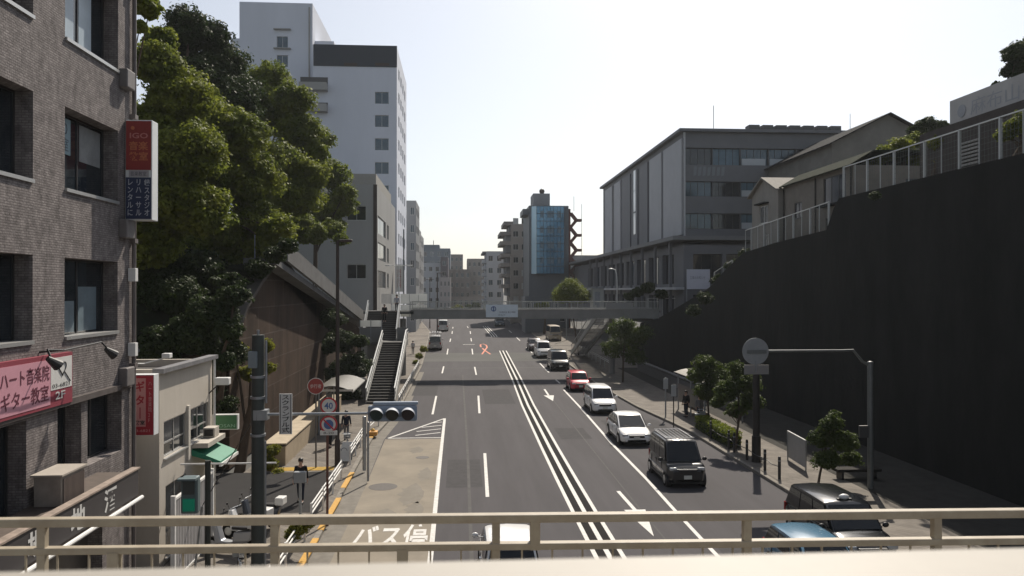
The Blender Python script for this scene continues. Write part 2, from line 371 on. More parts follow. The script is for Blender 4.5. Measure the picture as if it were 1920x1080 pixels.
tri = [Vector((-1.0, 51.6, 0)), Vector((-4.1, 44.9, 0)), Vector((-1.0, 44.9, 0))]
mk.grid(pts_ribbon([tri[0], tri[1]], .15, .011)); mk.grid(pts_ribbon([tri[1]+Vector((0, 0, 0)), tri[2]], .15, .0105))
for k in range(5):
    y = 45.6+k*1.25; f_ = (y-44.9)/6.7; xl = -4.1+3.1*f_
    xa = xl+.25; 
    if xa < -1.6: mk.grid(pts_ribbon([Vector((-1.15, y+.9 if y+.9 < 51 else 51, 0)), Vector((max(xa, -2.6), y+.9-.55*(-1.15-max(xa, -2.6)), 0))], .14, .0095))
for a, b, wd in (((1021, 730), (1029, 742), .16), ((1159, 921), (1192, 958), .16)):
    mk.grid(pts_ribbon([G(*a), G(*b)], wd, .008))
p0, p1 = G(1029, 741.5), G(1037, 752)
mk.add([(p0.x-.42, p0.y, .008), (p0.x+.42, p0.y, .008), (p1.x, p1.y, .008)], [(0, 1, 2)])
p0, p1 = G(1190, 956), G(1226, 1006); mk.add([(p0.x-.42, p0.y, .0085), (p0.x+.42, p0.y, .0085), (p1.x, p1.y, .0085)], [(0, 2, 1)])
mk.grid(pts_ribbon([G(868, 646), G(890, 646)], .45, .007))
mk.build('lane_markings', paint, kind='structure')
o = text('バス停', 2.6, 2.7, paint, None, (-3.7, 25.6, .0125), 'G', name='bus_stop_lettering', bold=.02, kind='structure')
mb = MB()
c = G(909, 657); sx = .62; sy = 6.5
loop = [(-.9, -1), (.1, .1), (.75, .8), (.75, 1.5), (.1, 1.9), (-.55, 1.7), (-.7, 1.1), (-.1, .1), (.95, -1)]
mb.grid(pts_ribbon([Vector((c.x+sx*a, c.y+sy*b*.8, gz(c.y+sy*b*.8))) for a, b in loop], .22, .01))
mb.build('ribbon_marking', paint_orange, kind='structure')
seam = MB(); seam.grid(pts_ribbon([Vector((.35, 14, 0)), Vector((.42, 40, 0)), Vector((.3, 78, 0))], .13, .0042)); seam.grid(pts_ribbon([Vector((7.05, 14, 0)), Vector((7.0, 30, 0)), Vector((7.25, 60, 0)), Vector((7.6, 90, 0))], .06, .0042))
seam.build('asphalt_seam', mat('seam_grey', (.11, .107, .105), .9, n=.3, ns=2), kind='structure')
pt = MB()
for x0_, y0_, x1_, y1_ in ((1.9, 58, 4.2, 66.5), (5.8, 44, 7.6, 47.5), (-.6, 33.5, 1.0, 39), (9.2, 46.8, 12.9, 50.2), (-3.9, 63, -1.9, 72), (8.5, 20, 11.3, 25.5)):
    pt.quad((x0_, y0_, .0036), (x1_, y0_, .0036), (x1_, y1_, .0036), (x0_, y1_, .0036))
pt.build('asphalt_patch', mat('patch_grey', (.066, .064, .066), .9, n=.25, ns=3), kind='structure')
# distant cross street
MB().box((-90, 221, gz(221)-.3), (40, 236, gz(225)+.05)).build('cross_street', asphalt, kind='structure')
#@@CARS
# ================================================================== VEHICLES
def lerp(a, b, t): return a+(b-a)*t
def car_paint(nm, c, r=.28, metal=.0): return mat('paint_'+nm, c, r, metal, .5, coat=.6)
headl = mat('headlamp_glass', (.5, .52, .53), .08, .3); tail = mat('tail_lamp', (.28, .012, .01), .2)
chrome = mat('chrome', (.55, .56, .57), .15, .9); plate_m = mat('number_plate', (.6, .6, .55), .5); plate_y = mat('yellow_plate', (.6, .5, .12), .5)
cabin_glass = mat('car_glass', (.008, .010, .012), .05, 0, .5)
silver = mat('wheel_alloy', (.38, .39, .40), .3, .8)
def car(name, label, cat, L, W, Hh, pm, hood=1.0, belt=.95, ws=.75, rw=.25, roofm=None, trunk=0.0, box=0.12, kei=False, hz=.78, group=None, side_black=False):
    """nose at +y; origin on the ground in the middle. hood: hood length, ws: windscreen run, rw: rear window run, trunk: boot length"""
    t = thing(name, label, cat, (0, 0, 0), group); hw = W/2; nf = L/2; nb = -L/2
    zb = belt; gl = .2; ycowl = nf-hood; yr_ = nb+trunk
    # lower body: stations along y with (half width, z_low, z_top)
    stn = [(nb, hw*.80, .36, zb*.80), (nb+.05, hw*.90, .28, zb*.93), (nb+.22, hw*.975, .22, zb), (nb+.9, hw, gl, zb), (0, hw, gl, zb), (ycowl-.05, hw, gl, zb),
           (ycowl+.12, hw, gl, zb-.01), (lerp(ycowl, nf, .5), hw*.99, gl, lerp(zb, hz, .45)), (nf-.28, hw*.95, .22, hz+.02), (nf-.1, hw*.86, .24, hz-.07), (nf, hw*.74, .30, hz-.2)]
    rows = []
    for y, h_, z0, z1 in stn:
        m_ = lerp(z0, z1, .55); r_ = []
        for x, z in ((-h_*.55, z0-.02), (-h_*.93, z0), (-h_*.99, z0+.12), (-h_, m_), (-h_*.985, lerp(m_, z1, .6)), (-h_*.93, z1-.03), (-h_*.82, z1), (0, z1+.025),
                     (h_*.82, z1), (h_*.93, z1-.03), (h_*.985, lerp(m_, z1, .6)), (h_, m_), (h_*.99, z0+.12), (h_*.93, z0), (h_*.55, z0-.02)): r_.append((x, y, z))
        rows.append(r_)
    b = MB().grid(rows)
    n = len(rows[0]); b.f.append(tuple(range(n))); b.mi.append(0); b.f.append(tuple((len(rows)-1)*n+k for k in range(n))[::-1]); b.mi.append(0)
    body = b.build('body', pm, t, smooth=True); sd = body.modifiers.new('s', 'SUBSURF'); sd.levels = 1; sd.render_levels = 1
    # cabin
    rh = hw*.80; gh = hw*.93; yf0 = ycowl+.02; yf1 = ycowl-ws; yb0 = yr_+.03; yb1 = yr_+rw; zr = Hh
    st2 = [(yb0, gh*.96, zb-.03, gh*.93, zb-.02), (yb1, gh, zb-.03, rh*.97, zr-.07), (yb1+.3, gh, zb-.03, rh, zr-.015), (lerp(yb1, yf1, .5), gh, zb-.03, rh, zr), (yf1-.15, gh, zb-.03, rh, zr-.02), (yf1, gh, zb-.03, rh*.97, zr-.06), (yf0, gh*.96, zb-.03, gh*.93, zb-.02)]
    rows = []
    for y, w0, z0, w1, z1 in st2:
        rows.append([(-w0, y, z0), (-w1, y, z1-.035 if z1 > zb+.1 else z1-.005), (-w1*.86, y, z1), (0, y, z1+(.03 if z1 > zb+.1 else .005)), (w1*.86, y, z1), (w1, y, z1-.035 if z1 > zb+.1 else z1-.005), (w0, y, z0)])
    cb = MB().grid(rows); cb.build('cabin', roofm or pm, t, smooth=True)
    def slab(pts, nrm, nm, mm, lab=None):
        nrm = Vector(nrm)*.012; q = MB(); q.prism([Vector(p)+nrm for p in pts], Vector(nrm)*-.9); return q.build(nm, mm, t)
    # windscreen + rear window
    def face_q(a, bq, inset, out):  # a: lower row (y,w,z) b: upper
        (y0, w0, z0), (y1, w1, z1) = a, bq
        l0, l1 = inset, 1-inset
        f = lambda s: (lerp(y0, y1, s), lerp(w0, w1, s), lerp(z0, z1, s))
        A_, B_ = f(l0), f(l1*.98)
        return [(-A_[1]*.93, A_[0], A_[2]), (A_[1]*.93, A_[0], A_[2]), (B_[1]*.90, B_[0], B_[2]), (-B_[1]*.90, B_[0], B_[2])]
    dn = Vector((0, zr-zb, ws)).normalized()
    slab(face_q((yf0, gh*.95, zb-.01), (yf1, rh*.97, zr-.055), .05, 1), dn*1.8, 'windshield', cabin_glass)
    dn = Vector((0, -(zr-zb), rw)).normalized(); slab(face_q((yb0, gh*.95, zb-.01), (yb1, rh*.97, zr-.065), .08, 1)[::-1], dn*1.8, 'rear_window', cabin_glass)
    # side windows: trapezoids
    ztop = zr-.12
    for s in (-1, 1):
        def sx(z): return s*(lerp(gh, rh, (z-zb)/(zr-zb))+.004)
        def yfz(z): return lerp(yf0, yf1, (z-zb)/(zr-zb))-.12
        def ybz(z): return lerp(yb0, yb1, (z-zb)/(zr-zb))+.12
        zl = zb+.02; ya, yc = ybz(zl), yfz(zl); ya2, yc2 = ybz(ztop), yfz(ztop); ns = 3 if (yc-ya) > 2.3 else 2
        for i in range(ns):
            f0, f1 = i/ns, (i+1)/ns; g = .03
            q = [(sx(zl), lerp(ya, yc, f0)+g, zl), (sx(zl), lerp(ya, yc, f1)-g, zl), (sx(ztop), lerp(ya2, yc2, f1)-g, ztop), (sx(ztop), lerp(ya2, yc2, f0)+g, ztop)]
            MB().prism([Vector(p)+Vector((s*.008, 0, 0)) for p in q], (-s*.012, 0, 0)).build('side_window', cabin_glass, t)
        MB().box((s*hw*.96, lerp(nb, nf, .1), .24), (s*(hw+.012), lerp(nb, nf, .9), .34)).build('sill', black_m, t, bevel=.02)
        m = MB().ell((s*(hw+.12), ycowl-.28, zb+.08), (.11, .07, .085), 10, 8); m.bar((s*hw*.93, ycowl-.3, zb+.03), (s*(hw+.08), ycowl-.28, zb+.06), .03); m.build('mirror', pm if not side_black else black_m, t, smooth=True)
        # lights
        MB().box((s*hw*.52, nf-.2, hz-.17), (s*hw*.88, nf-.055, hz-.04)).build('headlight', headl, t, bevel=.03)
        MB().box((s*hw*.70, nb+.01, zb*.68), (s*hw*.93, nb+.12, zb*.98)).build('tail_light', tail, t, bevel=.02)
        for zz in (zb-.16,):
            for f_ in (.36, .62): MB().box((s*(hw*.985), lerp(nb, nf, f_), zz), (s*(hw+.02), lerp(nb, nf, f_)+.16, zz+.03)).build('door_handle', pm if not side_black else chrome, t)
        for f_ in (.22, .45, .70): MB().box((s*(hw-.02), lerp(nb, nf, f_), .4), (s*(hw+.003), lerp(nb, nf, f_)+.012, zb-.08)).build('door_seam', black_m, t)
        wr = .30 if kei else .33
        for yy in (nf-.78 if not kei else nf-.55, nb+.75 if not kei else nb+.5):
            MB().tube([(s*(hw-.2), yy, wr), (s*(hw+.006), yy, wr)], wr+.055, 24).build('wheel_arch', black_m, t)
            wh = MB().tube([(s*(hw-.22), yy, wr), (s*(hw+.0), yy, wr), (s*(hw+.02), yy, wr)], [wr, wr, wr-.03], 24).build('wheel', rubber, t)
            rm_ = MB(); rm_.cyl((s*(hw+.015), yy, wr), (s*(hw+.026), yy, wr), wr*.62, 20); rm_.build('rim', silver, wh)
    MB().box((-hw*.48, nf-.09, hz-.24), (hw*.48, nf+.012, hz-.10)).build('grille', black_m, t, bevel=.01)
    MB().box((-hw*.44, nf-.02, hz-.135), (hw*.44, nf+.022, hz-.115)).build('grille_bar', chrome, t)
    MB().box((-hw*.6, nf-.12, .26), (hw*.6, nf-.0, .40)).build('air_intake', black_m, t, bevel=.02)
    MB().box((-hw*.78, nf-.19, .20), (hw*.78, nf-.01, .262)).build('bumper_lip', black_m, t)
    MB().box((-.17, nf-.01, .40), (.17, nf+.02, .56)).build('number_plate', plate_m, t)
    MB().box((-.17, nb-.02, .52), (.17, nb+.03, .68)).build('number_plate', plate_m, t)
    for s in (-1, 1): MB().bar((s*.1, ycowl-.0, zb+.02), (s*.5, ycowl-.12, zb+.09), .02).build('wiper', black_m, t)
    return t
PI = math.pi
GQ = 'cars queued in the right-hand lane'
kei = car('van', 'black boxy van with roof rack bars in front of the white hatchback', 'van', 3.7, 1.74, 1.90, car_paint('black', (.010, .010, .011)), hood=.55, belt=1.02, ws=.55, rw=.12, kei=True, hz=.92, group=GQ, side_black=True)
rk = MB()
for x in (-.6, .6): rk.bar((x, -1.45, 1.93), (x, .62, 1.93), .035)
for i in range(7): rk.bar((-.54+i*.18, -1.5, 1.965), (-.54+i*.18, .7, 1.965), .022, .02)
for y in (-1.5, .7): rk.bar((-.62, y, 1.96), (.62, y, 1.96), .04)
for x in (-.6, .6):
    for y in (-1.3, -.4, .5): rk.bar((x, y, 1.82), (x, y, 1.93), .035)
rk.build('roof_rack', mat('rack_metal', (.45, .45, .46), .3, .5), kei)
for s in (-1, 1): MB().box((s*.86, -1.35, .60), (s*.895, 1.2, .64)).build('side_trim', chrome, kei)
MB().box((-.62, 1.79, .80), (.62, 1.825, .83)).build('front_trim', chrome, kei)
place(kei, 9.78, 34.5, 0, PI)
white = car_paint('white', (.78, .78, .77), .3)
c = car('car', 'white sloping hatchback between the black van and the white minivan', 'car', 4.45, 1.76, 1.50, white, hood=1.0, belt=.90, ws=1.0, rw=1.1, hz=.72, group=GQ); place(c, 9.62, 43.75, 0, PI)
c = car('car', 'white minivan between the red car and the white hatchback', 'car', 4.4, 1.74, 1.72, white, hood=.85, belt=1.0, ws=.70, rw=.25, hz=.82, group=GQ); place(c, 9.95, 54.6, 0, PI)
red = car_paint('red', (.52, .008, .03), .3)
c = car('car', 'small red car with dark windscreen behind the white minivan', 'car', 3.7, 1.68, 1.55, red, hood=.75, belt=.95, ws=.6, rw=.3, hz=.80, kei=False, group=GQ); place(c, 10.15, 66.2, 0, PI)
dk = car_paint('dark_green_grey', (.018, .024, .024), .25)
c = car('van', 'tall dark people carrier with chrome nose behind the red car', 'van', 4.9, 1.95, 1.98, dk, hood=.8, belt=1.12, ws=.7, rw=.2, hz=.95, group=GQ, side_black=True); place(c, 10.65, 83.6, .05, PI)
c = car('van', 'white van half hidden behind the tall dark people carrier', 'van', 4.8, 1.85, 2.0, white, hood=.6, belt=1.15, ws=.6, rw=.15, hz=.95, group=GQ); place(c, 10.45, 97.5, gz(97.5), PI)
c = car('car', 'dark red-black car farthest back in the queue, behind the white van', 'car', 4.5, 1.8, 1.55, car_paint('maroon', (.03, .012, .014)), hood=1.0, belt=.92, ws=.8, rw=.5, group=GQ); place(c, 10.3, 106.5, gz(106.5), PI)
c = car('parked_truck', 'beige lorry parked beyond the queue under the footbridge', 'truck', 5.6, 1.9, 2.3, car_paint('beige', (.42, .35, .26), .5), hood=.3, belt=1.3, ws=.3, rw=.12, hz=1.1); place(c, 13.0+1.7, 121, gz(121)+.15, PI)
# taxi and blue car nearest the bridge
tx = car('taxi', 'black taxi with white roof lamp by the kerb at the lower right', 'taxi', 4.5, 1.84, 1.75, car_paint('taxi_indigo', (.005, .007, .010), .2), hood=.9, belt=1.02, ws=.7, rw=.35, hz=.85, side_black=True)
MB().ell((0, .45, 1.84), (.17, .10, .09), 16, 10).build('roof_lamp', mat('lamp_white', (.7, .7, .68), .35), tx, smooth=True)
MB().box((-.24, .40, 1.76), (.24, .50, 1.79)).build('lamp_base', black_m, tx)
place(tx, 12.4, 24.7, 0, PI)
bc = car('car', 'light blue car below the bridge rail left of the black taxi', 'car', 3.8, 1.66, 1.52, car_paint('light_blue', (.07, .17, .26), .25), hood=.75, belt=.95, ws=.6, rw=.4); place(bc, 10.05, 21.35, 0, PI)
wc = car('car', 'white car with dark rear window driving away under the bridge rail', 'car', 4.2, 1.66, 1.52, white, hood=.95, belt=.92, ws=.8, rw=.35, roofm=white, hz=.75); place(wc, 1.42, 22.9, 0, 0)
# work truck with ladders, facing away
tr = car('work_truck', 'grey work truck with ladders on its rack by the left kerb', 'truck', 4.6, 1.78, 1.95, car_paint('truck_grey', (.30, .29, .28), .5), hood=.4, belt=1.1, ws=.45, rw=.1, hz=1.0)
lb = MB()
for x in (-.75, .75):
    for y in (-2.0, .2): lb.bar((x, y, 1.2), (x, y, 2.3), .05)
    lb.bar((x, -2.1, 2.3), (x, 1.2, 2.3), .05)
lb.bar((-.8, -2.05, 2.3), (.8, -2.05, 2.3), .05); lb.build('ladder_rack', white_paint, tr)
for dx in (-.4, .25):
    q = MB()
    for s in (0, .36): q.bar((dx+s, -2.4, 2.38), (dx+s, 1.6, 2.38), .04, .07)
    for i in range(12): q.bar((dx, -2.2+i*.33, 2.38), (dx+.36, -2.2+i*.33, 2.38), .03)
    q.build('ladder', mat('ladder_alu', (.6, .6, .6), .35, .7), tr)
place(tr, -3.35, 108, gz(108), 0)
c = car('van', 'pale van driving away far along the left lane', 'van', 4.8, 1.9, 2.05, car_paint('cream', (.5, .5, .47), .4), hood=.4, belt=1.1, ws=.4, rw=.12, hz=.95); place(c, -3.1, 146, gz(146), 0)
c = car('van', 'bluish grey van coming towards the footbridge beneath its banner', 'van', 4.6, 1.95, 2.1, car_paint('blue_grey', (.10, .13, .16), .4), hood=.4, belt=1.1, ws=.4, rw=.12, hz=.95); place(c, 8.2, 160, gz(160), PI)
c = car('car', 'small silver car crossing far away at the end of the road', 'car', 4.4, 1.75, 1.5, car_paint('silver', (.42, .43, .44), .3), hood=.95, belt=.9, ws=.8, rw=.5); place(c, 4.0, 224, gz(224)+.06, R(-80))
c = car('car', 'dark car crossing far away left of the silver car', 'car', 4.4, 1.75, 1.5, car_paint('slate', (.04, .05, .06), .3), hood=.95, belt=.9, ws=.8, rw=.5); place(c, -3.0, 226, gz(224)+.06, R(-80))
MB().prism([(17.0, -40, .1), (22, -40, .1), (22, 92, .1), (17.0, 92, .1)], (0, 0, .052)).build('side_shade_strip', mat('gravel_shade_dark', (.055, .053, .048), .95, n=.35, ns=1.5, bump=.5, bs=30), kind='structure')  # gravel strip, its colour darkened to carry the big wall's shade
#@@LEFT
# ================================================================== LEFT BUILDINGS
tile = brickmat('rough_wall_tiles', (.285, .258, .250), (.20, .180, .175), (.165, .148, .144), .14, .055, bump=1.0, ns=5.5, dirt=.5, msize=.008)
XB = -9.0
cur = mat('curtain', (.32, .38, .40), .8, n=.3, ns=3)
E_ = []
for z in (7.42, 10.82, 14.28):
    for y0 in (15.0-2.7, 18.28-2.75*0, ):
        pass
rowsW = [(7.42, 9.26), (10.82, 12.72), (14.28, 16.2)]
for z0, z1 in rowsW:
    for y0, y1 in ((18.3, 21.05), (14.3, 16.98), (10.2, 12.9), (6.1, 8.8)): E_.append((y0, z0, y1-y0, z1-z0, 'slide'))
E_ += [(13.6, 3.7, 3.15, 2.1, 'slide'), (18.0, 4.3, 1.1, 1.6, 'fix'), (19.4, 4.25, 1.9, 1.65, 'slide'), (6.1, 3.7, 5.0, 2.1, 'three'), (14.0, .3, 2.6, 2.6, None), (17.6, .3, 2.6, 2.6, None)]
b = bld('office_building', 'brown tiled office block with deep-set windows filling the left edge', 'building', -22, XB, 4, 22.05, 0, 19.5, tile, E=E_, depth=.42, fm=dark_alu, gm=glass)
MB().box((-9.4, 14.0, .3), (-9.36, 16.6, 2.9)).build('shop_door', mat('shop_door', (.09, .08, .07), .4, n=.3), b)
MB().box((-9.4, 17.6, .3), (-9.36, 20.2, 2.9)).build('shop_door', _M['shop_door'], b)
wm_ = mat('brown_wall_trim', (.12, .105, .10), .8, n=.3)
for z0, z1 in rowsW:
    for y0, y1 in ((18.3, 21.05), (14.3, 16.98), (10.2, 12.9), (6.1, 8.8)): MB().box((XB-.38, y0+.01, z0-.05), (XB+.05, y1-.01, z0+.03)).build('sill', alu, b)
dp = MB().tube([(XB+.09, 21.85, .3), (XB+.09, 21.85, 19)], .055, 10)
for z in (3, 6.4, 9.8, 13.2, 16.6): dp.box((XB, 21.75, z), (XB+.16, 21.95, z+.12))
dp.build('drain_pipe', mat('brown_pipe', (.14, .12, .115), .6, n=.3), b, smooth=True)
for z in (5.95, 9.9, 13.9): MB().box((XB-.005, 21.1, z), (XB+.22, 21.62, z+.5)).build('vent_cover', mat('vent_grey', (.17, .155, .15), .6, n=.3), b, bevel=.03)
MB().box((XB-.02, 12, 5.88), (XB+.10, 21.9, 6.02)).build('ledge', wm_, b)
# curtains / blinds behind some panes are seen as their own colour
def paneldec(y0, z0, y1, z1, m, nm='blind'): return MB().box((XB-.40, y0, z0), (XB-.392, y1, z1)).build(nm, m, b)
blind_m = mat('blind_blue', (.16, .21, .24), .4, n=.3, ns=3)
paneldec(18.4, 7.5, 19.55, 8.25, blind_m); paneldec(19.75, 7.5, 20.7, 8.6, blind_m); paneldec(14.4, 7.9, 16.3, 9.1, blind_m)
paneldec(18.4, 14.4, 19.5, 16.1, mat('curtain_sky', (.38, .46, .52), .4, n=.2), 'curtain'); paneldec(19.75, 14.4, 20.4, 16.1, _M['curtain_sky'], 'curtain')
paneldec(19.8, 11.7, 20.9, 12.6, mat('curtain_grey', (.26, .27, .27), .7, n=.3), 'curtain')
s_ = thing('window_poster', 'pale blue lettered poster stuck inside the upper office window', 'poster', (XB-.38, 18.45, 12.0))
MB().box((XB-.39, 18.45, 11.75), (XB-.36, 19.3, 12.6)).build('sheet', mat('poster_blue', (.20, .30, .34), .5), s_)
text('GO', .6, .3, mat('poster_ink', (.06, .08, .10), .6), s_, (XB-.355, 18.55, 12.2), 'E'); text('教室', .65, .32, _M['poster_ink'], s_, (XB-.355, 18.55, 11.82), 'E')
# pink banner sign
pink = mat('pink_sign', (.55, .27, .33), .6, n=.12, ns=2); maroon = mat('maroon_sign', (.22, .03, .05), .6); wht = mat('sign_white', (.62, .62, .60), .5, n=.1)
ink = mat('sign_ink', (.10, .012, .03), .6); blk = mat('sign_black', (.02, .02, .02), .6); redp = mat('sign_red', (.38, .02, .035), .55, n=.15, ns=3)
s_ = thing('shop_sign', 'long pink music school banner with dark red lettering across the tiled wall', 'sign', (XB, 15.5, 5.95))
MB().box((XB, 11.0, 5.95), (XB+.12, 18.42, 7.1)).build('board', maroon, s_)
MB().box((XB+.12, 11.0, 6.02), (XB+.128, 17.45, 7.0)).build('panel', pink, s_)
MB().box((XB+.12, 17.47, 6.32), (XB+.128, 18.38, 7.02)).build('panel', wht, s_, label='white end panel with a heart outline')
text('ハート音楽院', 1.80, .34, ink, s_, (XB+.134, 15.6, 6.56), 'E', bold=.006); text('ギター教室', 1.75, .36, ink, s_, (XB+.134, 15.62, 6.12), 'E', bold=.006)
text('2F', .42, .17, wht, s_, (XB+.134, 17.65, 6.1), 'E', bold=.02); text('03-6821', .75, .09, blk, s_, (XB+.134, 17.52, 6.36), 'E')
hp = [(math.sin(a)**3*.16, (13*math.cos(a)-5*math.cos(2*a)-2*math.cos(3*a)-math.cos(4*a))/16*.17) for a in [i*2*PI/24 for i in range(25)]]
MB().tube([(XB+.135, 17.95+x, 6.78+z) for x, z in hp], .012, 6).tube([(XB+.135, 18.02, 6.70), (XB+.135, 18.3, 6.45)], .010, 6).build('heart_outline', blk, s_)
for y0, ln in ((16.3, 1.55), (18.0, 1.5)):
    l = thing('wall_lamp', 'black gooseneck lamp over the pink banner, '+('left of' if y0 < 17 else 'right of')+' its white end panel', 'lamp', (XB, y0, 7.3), 'lamps over the pink banner')
    MB().tube([(XB, 17.25, 7.18), (XB+.5, 17.25, 7.22), (XB+.5, y0+(.3 if y0 < 17 else 1.0), 7.28), (XB+.62, y0+(.2 if y0 < 17 else 1.1), 7.1)], .022, 6).build('arm', black_m, l)
    yy = y0+(.2 if y0 < 17 else 1.1); MB().cyl((XB+.6, yy-.1, 7.12), (XB+.72, yy+.1, 6.95), .05, 10, .12).build('shade', black_m, l)
# projecting IGO sign
s_ = thing('projecting_sign', 'tall red and navy music studio sign with white edge on the corner above the trees', 'sign', (-8.75, 21.6, 10.35))
X0, X1, Yf = -9.0+.02, -8.28, 21.45
MB().box((X0, Yf, 10.4), (X1, Yf+.42, 13.1)).build('case', mat('sign_case_white', (.66, .68, .68), .5, n=.1), s_, bevel=.015)
MB().box((X0+.02, Yf-.012, 11.75), (X1-.02, Yf-.002, 13.07)).build('panel', mat('sign_red_dull', (.28, .035, .03), .6, n=.2, ns=3), s_, label='red upper panel')
MB().box((X0+.02, Yf-.012, 10.43), (X1-.02, Yf-.002, 11.55)).build('panel', mat('sign_navy', (.02, .03, .075), .6), s_, label='navy lower panel')
MB().box((X0+.10, Yf-.012, 11.56), (X1-.08, Yf-.002, 11.74)).build('panel', mat('sign_pale', (.38, .36, .37), .6), s_, label='pale middle strip')
orange = mat('sign_orange', (.5, .16, .07), .6)
MB().cyl((X0+.2, Yf-.02, 12.88), (X0+.2, Yf-.012, 12.88), .05, 16).build('emblem', orange, s_)
text('IGO', .48, .15, mat('sign_pink', (.5, .2, .18), .6), s_, (X0+.12, Yf-.016, 12.6), 'S', bold=.02); text('音楽', .5, .24, orange, s_, (X0+.1, Yf-.016, 12.28), 'S', bold=.02); text('教室', .5, .24, orange, s_, (X0+.1, Yf-.016, 12.0), 'S', bold=.02)
text('音楽教室\n', .42, .12, mat('sign_dim', (.1, .09, .12), .6), s_, (X0+.14, Yf-.016, 11.59), 'S')
lt = mat('sign_letter', (.45, .47, .5), .6)
for i, q in enumerate(('レンタルに', 'リハーサル', '録スタジオ')): vtext(q, .15, .98, lt, s_, (X0+.06+i*.22, Yf-.016, 10.52), 'S', bold=.01)
MB().box((-9.02, 21.5, 12.7), (-8.95, 21.8, 12.8)).box((-9.02, 21.5, 10.7), (-8.95, 21.8, 10.8)).build('bracket', dark_brown, s_)
for z, nm in ((8.75, 'small white box fixed to the wall corner below the studio sign'), (6.72, 'small white box with conduit on the wall corner above the annex roof')):
    s_ = thing('junction_box', nm, 'junction box', (-8.85, 21.7, z)); MB().box((-8.98, 21.62, z), (-8.78, 21.80, z+.36)).build('case', white_paint, s_, bevel=.01)
    MB().tube([(-9.02, 21.75, z+.2), (-8.9, 21.75, z+.2)], .02, 6).build('conduit', white_paint, s_)
fl = thing('floodlight', 'small floodlight on a bent arm over the annex roof', 'lamp', (-8.9, 22.2, 6.3))
MB().tube([(-9.0, 21.9, 6.5), (-8.85, 22.4, 6.45), (-8.3, 22.6, 6.6)], .02, 6).build('arm', white_paint, fl); MB().box((-8.42, 22.5, 6.58), (-8.2, 22.75, 6.72)).build('head', white_paint, fl, bevel=.02)
# AC unit and shop fascia
ac = thing('air_conditioner', 'beige louvred air conditioner cabinet on the shop canopy roof', 'air conditioner', (-8.7, 17.2, 3.95))
MB().box((-8.85, 16.75, 3.985), (-8.3, 17.75, 4.62)).build('cabinet', mat('beige_metal', (.33, .29, .25), .6, n=.3, ns=4), ac, bevel=.01)
q = MB()
for i in range(18): q.box((-8.29, 16.82+i*.05, 4.04), (-8.268, 16.84+i*.05, 4.55))
q.build('louvres', mat('louvre_brown', (.16, .13, .115), .6), ac)
MB().box((-8.9, 16.7, 4.622), (-8.25, 17.8, 4.66)).build('lid', mat('cream_metal', (.42, .38, .33), .5, n=.2), ac)
s_ = thing('shop_canopy', 'dark liquor shop fascia with big white brush lettering along the pavement', 'shop sign', (-8.4, 15, 3.3))
MB().box((-9.0, 6, 3.38), (-8.0, 19.9, 3.98)).build('box', mat('canopy_brown', (.10, .075, .06), .7, n=.4, ns=3), s_)
MB().box((-8.0, 6, 3.42), (-7.985, 19.85, 4.06)).build('fascia', mat('fascia_black', (.05, .045, .047), .55, n=.2, ns=3), s_)
MB().box((-8.16, 6, 4.062), (-7.96, 19.92, 4.10)).build('top_trim', mat('trim_worn', (.36, .29, .24), .6, n=.5, ns=5), s_)
MB().tube([(-7.93, 6, 3.34), (-7.93, 19.95, 3.34)], .05, 8).build('bottom_tube', white_paint, s_, smooth=True)
for i, ch in enumerate('酒処地酒'):
    y = (12.9, 15.0, 16.6, 18.1)[i]; text(('酒', '場', '地', '酒')[i], .62, .52, wht, s_, (-7.978, y-.1, 3.47), 'E', bold=.03)
# ---- annex
cream = mat('cream_render', (.50, .465, .41), .8, n=.18, ns=1.2, c2=(.42, .385, .335), stretch=(1, 1, .3), bump=.2)
an = bld('annex_building', 'low cream two-storey annex with a flat grey roof beside the tiled block', 'building', -15, -9.0, 23.9, 28.85, 0, 6.02, cream, mat('grey_roof', (.09, .085, .08), .8, n=.3),
         E=[(24.25, 3.38, 1.95, 1.12, 'rail'), (26.45, 3.38, 2.0, 1.15, 'rail'), (24.4, .3, 1.8, 2.2, 'slide')], S=[(-10.6, 3.2, .9, .9, 'slide')], par=.25, depth=.1, fm=alu)
MB().box((-9.05, 26.22, 2.9), (-8.93, 26.4, 4.7)).build('pilaster', mat('cream_trim', (.5, .47, .42), .7), an)
MB().box((-9.15, 23.75, 6.025), (-8.82, 28.98, 6.16)).build('coping', mat('zinc_coping', (.24, .24, .25), .5, .3, n=.4, ns=4), an)
MB().box((-15, 23.78, 6.025), (-9.15, 23.98, 6.14)).build('coping', cream, an)
MB().tube([(-8.9, 28.8, .2), (-8.9, 28.8, 6)], .045, 8).build('drain_pipe', white_paint, an)
q = MB()
for i in range(5): q.box((-14, 24.4+i*.16, 5.80), (-9.4, 24.46+i*.16, 5.86))
q.build('roof_ribs', _M['grey_roof'], an)
s_ = thing('projecting_sign', 'red and pink guitar school sign fixed to the cream annex', 'sign', (-8.9, 23, 4.3))
X0, X1, Yf = -9.4, -8.72, 22.75
MB().box((X0, Yf, 4.36), (X1, Yf+.36, 6.1)).build('case', _M['sign_case_white'], s_, bevel=.01)
MB().box((X0+.01, Yf-.012, 4.38), (X1-.01, Yf-.002, 6.08)).build('panel', redp, s_)
MB().box((X0+.03, Yf-.018, 4.62), (X0+.46, Yf-.013, 6.0)).build('panel', mat('sign_pink2', (.55, .25, .24), .6), s_, label='pink inner panel')
text('ギ', .26, .30, redp, s_, (X0+.17, Yf-.022, 5.62), 'S', bold=.03); text('タ', .24, .28, redp, s_, (X0+.18, Yf-.022, 5.24), 'S', bold=.03); text('|', .03, .32, redp, s_, (X0+.29, Yf-.022, 4.85), 'S', bold=.02)
